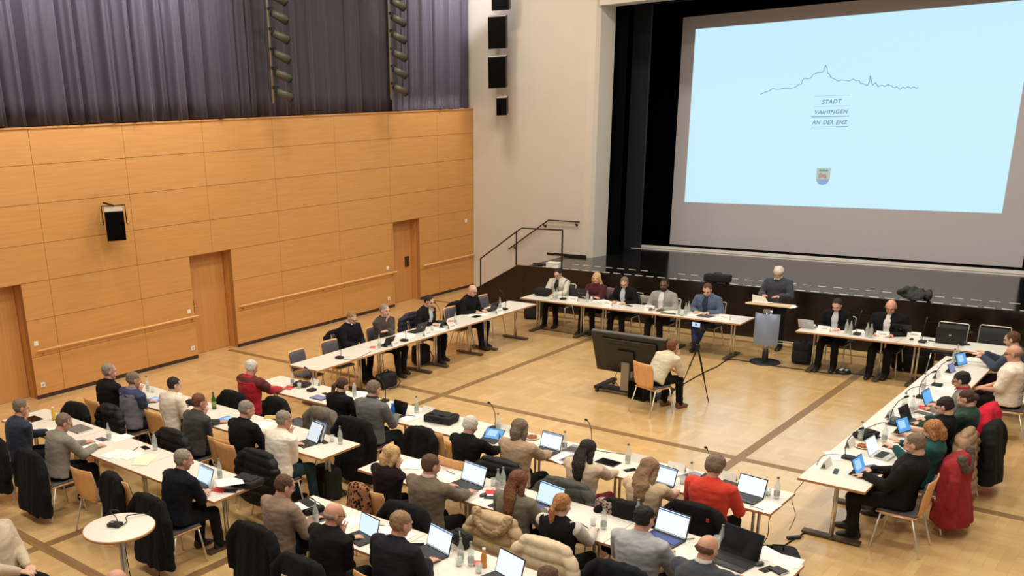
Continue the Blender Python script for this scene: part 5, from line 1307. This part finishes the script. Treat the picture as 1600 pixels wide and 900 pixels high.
# ---- wall row
mic(530.6, 560, W_R, 'microphone at the near end of the wall row'); notebook(582, 543, R(-60), 'pink red card before the man in navy at the wall row', (214, 84, 84), .14, .1); bottle(593, 544, 'bottle before the man in navy at the wall row')
tablet(606, 540, W_R, 'dark tablet propped before the man in navy at the wall row', 'off', ang=115); card(618, 540, W_R, 'name card before the man in navy at the wall row'); mic(631.6, 533, W_R, 'microphone between the two middle men of the wall row'); paper(634, 524, R(-70), 'papers before the grey-haired man at the wall row', 3, spread=.12)
laptop(656, 519, W_R, 'dark laptop seen from behind before the grey-haired man at the wall row', 'off', .30, .2, 112, col=(34, 34, 38)); card(668, 524, W_R, 'name card beside the dark laptop at the wall row'); glass(675, 516, 'glass behind the name card at the wall row'); paper(683, 514, R(-70), 'sheet right of the dark laptop at the wall row')
tablet(690.7, 510, W_R+.2, 'dark tablet held by the black-suited man', 'off', ang=115, kb=False, w=.24, d=.17); notebook(704, 502, R(-60), 'pink red card before the black-suited man', (214, 84, 84), .12, .1); bottle(711.4, 507, 'bottle before the black-suited man'); card(706, 513, W_R, 'name card before the black-suited man'); mic(686, 504, W_R, 'microphone before the black-suited man')
paper(746, 492, R(-70), 'papers before the bald man of the wall row', 3, spread=.1); tablet(744, 495, W_R, 'dark tablet flat before the bald man of the wall row', 'off', flat=True, w=.2, d=.14); laptop(770, 486, W_R, 'dark laptop seen from behind near the bald man of the wall row', 'off', .28, .2, 112, col=(34, 34, 38)); bottle(781, 483, 'bottle beside the dark laptop at the far end of the wall row'); card(780, 489, W_R, 'name card at the far end of the wall row'); mic(788, 484, W_R, 'microphone at the far end of the wall row')
# ---- stage rows
bag(848, 462, S_R, 'black handbag at the left end of the stage row', (.34, .2, .16), straps=False); bottle(870, 467, 'bottle before the white cardigan'); bottle(866, 468.5, 'bottle left of the one before the white cardigan'); glass(861, 468, 'glass right of the black handbag'); mic(880, 468, S_R, 'microphone before the white cardigan'); card(896, 470, S_R, 'name card before the white cardigan')
laptop(906, 466, S_R, 'black laptop seen from behind before the blonde woman', 'off', .36, .24, 112, col=(32, 32, 36)); bottle(917.5, 472, 'bottle before the blonde woman'); glass(924, 470, 'glass before the blonde woman'); paper(936, 470, 0, 'papers before the blonde woman', 2); card(949, 477, S_R, 'name card before the man with glasses in the black suit'); paper(961, 473, .2, 'papers before the man with glasses in the black suit', 2); phone(983, 478, R(70), 'black phone before the man with glasses in the black suit')
laptop(1011, 474, S_R, 'light grey laptop seen from behind before the bearded man', 'doc', .26, .18, 112, col=(196, 194, 190)); card(1015, 484, S_R, 'name card before the bearded man'); paper(1042, 485, .3, 'papers right of the bearded man', 3, spread=.12); notebook(1044, 490, R(10), 'dark open folder beside the papers right of the bearded man', (60, 56, 56), .3, .1)
bottle(1061, 492, 'bottle left of the pair before the man in the blue-grey blazer'); bottle(1071, 492.5, 'left bottle of the pair before the man in the blue-grey blazer'); bottle(1075.5, 490, 'right bottle of the pair before the man in the blue-grey blazer'); glass(1065, 493.5, 'glass among the bottles before the man in the blue-grey blazer')
notebook(1102, 494, R(-12), 'open dark grey folder before the man in the blue-grey blazer', (78, 76, 80), .32, .22); paper(1086, 492, -.3, 'white papers on the folder before the man in the blue-grey blazer', 2); paper(1113, 497, 0, 'small sheet right of the dark grey folder'); card(1132, 499, S_R, 'name card before the man in the blue-grey blazer')
laptop(1260, 513, S_R, 'white laptop seen from behind at the corner right of the lectern', 'doc', .27, .19, 118, col=(186, 192, 204)); card(1287, 517, S_R, 'name card before the dark-haired man right of the lectern'); paper(1312, 516, 0, 'papers before the dark-haired man right of the lectern', 3, spread=.1); bottle(1322, 520, 'left bottle right of the dark-haired man'); bottle(1328, 523, 'right bottle right of the dark-haired man'); mic(1339, 523, S_R, 'microphone between the two men right of the lectern'); paper(1342, 518, 0, 'papers with a blue heading between the two men right of the lectern', 2)
bottle(1354, 526, 'left bottle before the bald man right of the lectern'); bottle(1360, 528, 'right bottle before the bald man right of the lectern'); card(1379, 526, S_R, 'name card before the bald man right of the lectern'); laptop(1407, 524, S_R, 'black laptop seen from behind before the bald man right of the lectern', 'off', .34, .22, 112, col=(26, 26, 28))
paper(1385, 520, 0, 'sheet before the bald man right of the lectern'); card(1428, 527, S_R, 'name card left of the open black laptop'); mouse(1424, 531, 0, 'dark mouse left of the open black laptop'); mic(1441, 535, S_R, 'microphone left of the open black laptop'); phone(1455, 533, R(60), 'black clicker left of the open black laptop', .04, .12)
laptop(1483, 538, S_R, 'open black laptop with small emblem, seen from behind', 'off', .42, .28, 100, col=(26, 27, 30)); bm = bmesh.new(); tube(bm, [(-.08, 0, .01), (0, .04, .012), (.08, .0, .01), (.04, -.04, .01), (-.04, -.02, .01), (.06, .03, .014)], .008, 8); o = obj('coiled_cable', bm, M_BLKP, None, True); o.location = gp(1507, 539, Z); tag(o, 'small coiled black cable right of the open black laptop', 'cable')

# ================================================================== FLOOR THINGS
bag(515, 775, R(-20), 'black rucksack with handle on the floor by the middle left row', (.36, .24, .42), z=.01, name='rucksack', cat='rucksack', standing=True)
bag(658, 568, W_R, 'black rucksack under the wall row', (.34, .24, .38), z=.01, name='rucksack', cat='rucksack', standing=True)
bag(604, 604, W_R, 'slumped black bag under the near part of the wall row', (.40, .22, .26), z=.01, name='handbag', cat='bag', standing=True)
bag(833, 497, R(20), 'dark bag on the floor between wall row and stage row', (.40, .3, .40), (28, 24, 24), z=.01, name='holdall', cat='bag', standing=True)
bag(1252, 567, R(10), 'black rucksack on the floor under the corner of the stage row right of the lectern', (.34, .26, .40), z=.01, name='rucksack', cat='rucksack', standing=True)
bag(1423, 578, R(0), 'large black bag under the stage row below the bald man', (.62, .36, .50), (16, 15, 18), z=.01, name='holdall', cat='bag', standing=True)
bag(1210, 905, R(30), 'black bag on the floor at the right end of the second foreground row', (.44, .30, .34), z=.01, name='shoulder_bag', cat='bag', standing=True)
# low black box beside the centre chair
bx_ = thing('subwoofer_box', 'black box on the floor beside the centre chair', 'box', gp(1003, 622, 0), R(-14)); obj('box_shell', bbox((0, 0, .17), (.34, .34, .33), bev=.01), mat('black_box', (13, 12, 13), .6), bx_); obj('box_grille', bbox((0, -.172, .17), (.3, .006, .28)), mat('black_grille', (5, 4, 4), .9, bump=.4, bump_scale=400, spec=.1), bx_)
# wheeled display seen from behind
ds = thing('wheeled_display', 'large black display on a wheeled stand, seen from behind', 'display', (-7.32, 14.40, 0), 0)
rot = Euler((R(20), 0, 0)).to_matrix(); pc = Vector((0, -.13, .715))
obj('display_case', bbox(pc, (1.36, .07, .78), rot, .012), mat('display_back', (15, 14, 14), .38), ds)
obj('display_screen', bbox(pc+rot @ Vector((0, .037, 0)), (1.30, .006, .73), rot), mat('dark_display', (14, 14, 17), .12), ds)
obj('rim', bbox(pc+rot @ Vector((0, .02, .385)), (1.36, .05, .012), rot), mat('grey_rim', (96, 92, 88), .4, .4), ds)
obj('rear_housing', bbox(pc+rot @ Vector((.02, -.05, .05)), (1.0, .05, .5), rot, .02), mat('display_back2', (18, 17, 17), .45), ds)
obj('vent_slot', bbox(pc+rot @ Vector((-.05, -.077, .2)), (.62, .006, .035), rot), M_BLKP, ds)
obj('mount_plate', bbox(pc+rot @ Vector((-.04, -.09, -.05)), (.3, .05, .34), rot, .01), M_BLKP, ds)
obj('column', bbox((-.04, -.20, .34), (.15, .08, .50), bev=.012), mat('silver_column', (150, 146, 138), .35, .7), ds)
obj('column', bbox((.06, -.17, .27), (.05, .06, .34), bev=.008), mat('silver_column', (150, 146, 138), .35, .7), ds)
obj('cross_base', bbox((0, -.16, .085), (1.06, .16, .06), bev=.015), M_BLKP, ds)
for s in (-1, 1):
    obj('base_arm', bbox((s*.54, .04, .085), (.10, .66, .055), bev=.015), M_BLKP, ds)
    for y in (-.25, .33):
        bm = bmesh.new(); tube(bm, [(s*.54-.02, y, .035), (s*.54+.02, y, .035)], [.034, .034], 14, rounded=False); obj('castor', bm, mat('rubber', (30, 28, 28), .7), ds, True)
bm = bmesh.new(); tube(bm, [(.1, -.18, .5), (.16, -.2, .3), (.24, -.16, .18), (.34, -.2, .26), (.36, -.18, .45)], .006, 6); tube(bm, [(-.2, -.15, .45), (-.26, -.2, .25), (-.16, -.2, .15)], .006, 6); obj('cable', bm, M_BLKM, ds, True)
# tripod with phone
tp = thing('tripod', 'slim black tripod holding a phone in the middle of the hall', 'tripod', gp(1090, 545, .95)-Vector((0, 0, .95)), 0)
apx = Vector((0, 0, .98)); obj('hub', bbox((0, 0, .98), (.06, .06, .09), bev=.01), M_BLKP, tp)
for ft in (gp(1107, 629), gp(1067, 598), gp(1101, 592)):
    f = ft-Vector(tp.location); bm = bmesh.new(); tube(bm, [apx, apx.lerp(f, .5)], [.013, .013], 8); tube(bm, [apx.lerp(f, .48), f+Vector((0, 0, .008))], [.009, .008], 8); lg_ = obj('leg', bm, M_BLKM, tp, True)
    bm = bmesh.new(); tube(bm, [apx.lerp(f, .47), apx.lerp(f, .52)], .017, 8); obj('clamp', bm, M_BLKP, lg_, True)
bm = bmesh.new(); tube(bm, [(0, 0, .98), (0, 0, 1.22)], .010, 8); obj('centre_column', bm, M_BLKM, tp, True)
bm = bmesh.new(); box(bm, (0, 0, 1.26), (.06, .05, .08), bev=.01); obj('phone_clamp', bm, M_BLKP, tp)
dr = gp(1082, 490, 1.31)-Vector(tp.location)
ph = thing('mounted_phone', 'phone with a lit screen held on top of the tripod', 'phone', Vector(tp.location)+Vector((-.05, 0, 1.34)), R(-10)); obj('phone_body', bbox((0, 0, 0), (.155, .011, .078), bev=.003), M_BLKP, ph); obj('phone_screen', bbox((0, -.0062, 0), (.145, .001, .070)), emis('phone_picture', (190, 214, 236), 1), ph); obj('phone_subject', bbox((0, -.007, 0), (.04, .0006, .03)), emis('phone_dark', (70, 100, 140), .7), ph)
# lectern
def frosted():
    m = bpy.data.materials.new('frosted_acrylic'); m.use_nodes = True; nt = m.node_tree; b = nt.nodes['Principled BSDF']
    b.inputs['Base Color'].default_value = srgb((205, 210, 222)); b.inputs['Roughness'].default_value = .4
    tr = nt.nodes.new('ShaderNodeBsdfTranslucent'); tr.inputs['Color'].default_value = srgb((214, 224, 240))
    mx = nt.nodes.new('ShaderNodeMixShader'); mx.inputs[0].default_value = .6
    nt.links.new(b.outputs[0], mx.inputs[1]); nt.links.new(tr.outputs[0], mx.inputs[2]); nt.links.new(mx.outputs[0], nt.nodes['Material Output'].inputs['Surface'])
    return m
lc = thing('lectern', 'lectern with frosted front panel, steel column and round base', 'lectern', (-6.30, 17.62, 0), R(2))
bm = bmesh.new(); lathe(bm, [(.27, 0), (.275, .01), (.26, .022), (.06, .03)], n=32); obj('base_disc', bm, M_BLKP, lc, True)
bm = bmesh.new(); lathe(bm, [(.055, .02), (.055, 1.0)], n=20); obj('column', bm, M_STEEL, lc, True)
bm = bmesh.new(); 
nn = 12; pts = []
for i in range(nn+1):
    u = -1+2*i/nn; pts.append((u*.225, -.16+.09*u*u))
va = [[bm.verts.new((x, y, z)) for x, y in pts] for z in (.36, .95)]
for i in range(nn): bm.faces.new((va[0][i], va[0][i+1], va[1][i+1], va[1][i]))
bmesh.ops.solidify(bm, geom=bm.faces[:], thickness=.012)
obj('frosted_panel', bm, frosted(), lc, True)
obj('panel_bracket', bbox((0, -.09, 1.0), (.14, .12, .06), bev=.01), M_STEEL, lc)
dk = obj('desk_top', bbox((0, .03, 1.10), (.77, .46, .03), Euler((R(-7), 0, 0)).to_matrix(), .006), mat('pale_maple_desk', (226, 204, 168), .4), lc)
pp = thing('open_documents', 'white sheets lying on the lectern desk before the speaker', 'paper', (-6.44, 17.62, 1.13), R(6)); obj('sheets', bbox((0, .0, 0.0), (.3, .24, .006), Euler((R(-7), 0, 0)).to_matrix()), M_PAPER, pp)
bm = bmesh.new(); prism(bm, [(-.16, .0), (.14, .0), (.06, .12), (-.17, .15)], -.10, -.094, 'y'); obj('raised_sheet', bm, M_PAPER, pp)
pp = paper(1230, 479, R(3), 'flat sheets on the right half of the lectern desk', 2, .3, .22, z=1.108, spread=.01)
# little stool behind lectern
fs = thing('wire_footrest', 'low wire footrest on the floor behind the lectern', 'footrest', gp(1206, 556, 0)+Vector((.05, .25, 0))); bm = bmesh.new(); tube(bm, [(-.2, 0, .01), (-.2, 0, .2), (.2, 0, .2), (.2, 0, .01)], .008, 8, rounded=False); obj('wire_frame', bm, M_CHROME, fs, True); bm = bmesh.new(); tube(bm, [(-.2, .2, .01), (-.2, .2, .2), (.2, .2, .2), (.2, .2, .01)], .008, 8, rounded=False); obj('wire_frame', bm, M_CHROME, fs, True)
for s in (-1, 1): obj('side_bar', bbox((s*.2, .1, .2), (.012, .21, .012)), M_CHROME, fs)
# microphone disc / floor box
fb = thing('floor_microphone', 'round black floor microphone with white cups before the right stage table', 'device', gp(1317, 583, 0)); bm = bmesh.new(); lathe(bm, [(.125, 0), (.13, .01), (.12, .05), (.10, .06)], n=28); obj('round_body', bm, M_BLKP, fb, True)
for a in (0, 2.1, 4.2):
    bm = bmesh.new(); ellip(bm, (.055*math.cos(a), .055*math.sin(a), .066), (.03, .03, .016), None, 12); obj('cup', bm, M_WHT, fb, True)
# round bar table
RT = gp(186, 823, 1.06); rt = thing('round_bar_table', 'tall round white table with beech rim in the front left corner', 'table', (RT.x, RT.y, 0))
bm = bmesh.new(); lathe(bm, [(.338, 1.034), (.34, 1.036), (.34, 1.058), (.335, 1.06)], n=48); obj('tabletop', bm, M_TOP, rt, True)
bm = bmesh.new(); lathe(bm, [(.343, 1.032), (.346, 1.036), (.346, 1.054), (.343, 1.056)], n=48); obj('rim', bm, M_EDGE, rt, True)
for a in (0, 1.57, 3.14, 4.71):
    bm = bmesh.new(); tube(bm, [(.022*math.cos(a), .022*math.sin(a), .03), (.022*math.cos(a), .022*math.sin(a), 1.03)], .012, 10, rounded=False); obj('leg', bm, M_CHROME, rt, True)
bm = bmesh.new(); lathe(bm, [(.26, 0), (.26, .01), (.05, .03)], n=32); obj('base_disc', bm, M_STEEL, rt, True)
dv = thing('conference_speaker_unit', 'small black unit with a silver dial on the round bar table', 'device', gp(180, 822, 1.061), R(25)); obj('unit_body', bbox((0, 0, .018), (.13, .09, .034), bev=.006), M_BLKP, dv); bm = bmesh.new(); lathe(bm, [(.018, .035), (.018, .042), (.012, .043)], (-.03, 0, 0), 16); obj('dial', bm, M_STEEL, dv, True)
def cable(name, label, pts, r=.007, m_=None):
    b0 = pts[0]; bm = bmesh.new(); P_ = [p-b0 for p in pts]
    # smooth with catmull-rom
    out = []
    for i in range(len(P_)-1):
        p0, p1, p2, p3 = P_[max(0, i-1)], P_[i], P_[i+1], P_[min(len(P_)-1, i+2)]
        for k in range(8):
            u = k/8; out.append(.5*((2*p1)+(p2-p0)*u+(2*p0-5*p1+4*p2-p3)*u*u+(3*p1-p0-3*p2+p3)*u**3))
    out.append(P_[-1]); tube(bm, out, r, 6); o = obj(name, bm, m_ or M_BLKM, None, True); o.location = b0; return tag(o, label, 'cable')
cable('power_cable', 'dark cable from the small unit over the rim of the round bar table', [gp(184, 817, 1.085), gp(181, 808, 1.12), gp(172, 798, 1.10), Vector((RT.x-.30, RT.y+.20, 1.07)), Vector((RT.x-.36, RT.y+.24, .9)), Vector((RT.x-.4, RT.y+.3, .02))], .005)
cable('power_cable', 'cable looping from the small unit to the back rim of the round bar table', [gp(192, 820, 1.075), gp(198, 815, 1.075), gp(199, 806, 1.09), Vector((RT.x-.02, RT.y+.335, 1.075)), Vector((RT.x, RT.y+.37, 1.0)), Vector((RT.x+.02, RT.y+.38, .02))], .005)
fz = .008
cable('floor_cable', 'black cable across the floor from the display stand to the lectern', [gp(x, y, fz) for x, y in ((1012, 628), (1040, 618), (1068, 600), (1100, 582), (1120, 573), (1135, 563), (1150, 562), (1180, 567), (1210, 572), (1250, 577), (1290, 583), (1312, 584))], .011)
cable('floor_cable', 'black cable from the floor microphone to the right under the stage table', [gp(x, y, fz) for x, y in ((1324, 583), (1350, 586), (1375, 590), (1392, 592))], .009)
cable('floor_cable', 'thin cable along the floor before the left stage row', [gp(x, y, fz) for x, y in ((838, 512), (880, 519), (910, 525), (930, 527))], .007)
cable('floor_cable', 'black cable with adapter between the foreground row and the right-hand row', [gp(x, y, fz) for x, y in ((1212, 862), (1232, 848), (1245, 840), (1262, 829))], .008)
ad = thing('power_adapter', 'black cable adapter on the floor left of the right-hand row', 'adapter', gp(1240, 842, .0), R(50)); obj('adapter_body', bbox((0, 0, .018), (.16, .05, .032), bev=.01), M_BLKP, ad); bm = bmesh.new(); tube(bm, [(.08, 0, .018), (.12, 0, .012)], .006, 6); obj('cord_end', bm, M_BLKP, ad)
def hang(label, a, b_, sag):
    pts = [a, a.lerp(b_, .3)+Vector((-.05, -sag, 0)), a.lerp(b_, .65)+Vector((.03, -sag*.6, 0)), b_]; return cable('hanging_cable', label, pts, .0045, mat('grey_cable', (110, 104, 98), .6))
hang('thin grey cable hanging from the near end of the right-hand row', Vector((-3.14, 10.31, .71)), Vector((-3.28, 10.45, .03)), .08)
hang('thin grey cable hanging from the right end of the long inner row', Vector((-3.10, 9.7, .71)), Vector((-3.35, 9.6, .03)), .05)
M_WC = mat('grey_cable', (110, 104, 98), .6)
for lab, pp_ in (('thin microphone cable on the near table of the right-hand row', ((1325, 714), (1308, 710), (1288, 711), (1280, 718), (1276, 726))), ('thin microphone cable by the strawberry blonde woman', ((1396, 662), (1380, 660), (1366, 664), (1352, 670))), ('thin microphone cable left of the person with the red collar', ((1464, 600), (1440, 603), (1425, 606), (1416, 612))), ('thin microphone cable at the near end of the wall row', ((531, 560), (548, 562), (562, 558), (580, 549))), ('thin microphone cable on the long inner row', ((921, 700), (940, 705), (965, 708), (985, 712)))):
    cable('microphone_cable', lab, [gp(x, y, Z+.006) for x, y in pp_], .004, M_WC)

# ================================================================== LIGHT
def area(loc, rot, size, power, col, sy=None, spread=None):
    l = bpy.data.lights.new('hall_lamp', 'AREA'); l.energy = power; l.color = col; l.size = size
    if sy: l.shape = 'RECTANGLE'; l.size_y = sy
    if spread: l.spread = spread
    o = bpy.data.objects.new('hall_lamp', l); COL.objects.link(o); o.location = loc; o.rotation_euler = rot; return o
WARM = (1.0, .90, .74)
for x in (-13, -9, -5, -1):
    for y in (3, 8, 13, 17.5):
        area((x, y, 9.2), (0, 0, 0), .8, 105 if x == -13 else 142, WARM)
# wash on the curtains
for y in (8.5, 11.3, 20.0):
    area((XW+2.6, y, 9.0), (0, R(58), 0), .5, 80, (.92, .9, 1.0), spread=R(75))
area((-14, 18.2, 8.6), (R(40), 0, 0), .4, 45, WARM)
ll = bpy.data.lights.new('lectern_lamp', 'AREA'); ll.energy = .7; ll.color = (.66, .86, 1.0); ll.shape = 'RECTANGLE'; ll.size = .22; ll.size_y = .05
lo = bpy.data.objects.new('lectern_lamp', ll); COL.objects.link(lo); lo.location = (-6.30, 17.56, .99); lo.rotation_euler = (R(-25), 0, 0)
# projector beam light returning from the screen is the screen itself
w = bpy.data.worlds.new('hall'); scene.world = w; w.use_nodes = True
w.node_tree.nodes['Background'].inputs['Color'].default_value = (1.0, .89, .76, 1); w.node_tree.nodes['Background'].inputs['Strength'].default_value = .25
vs = scene.view_settings; vs.view_transform = 'Standard'; vs.look = 'None'; vs.gamma = 1; vs.use_curve_mapping = False; vs.exposure = .16
bake_all()
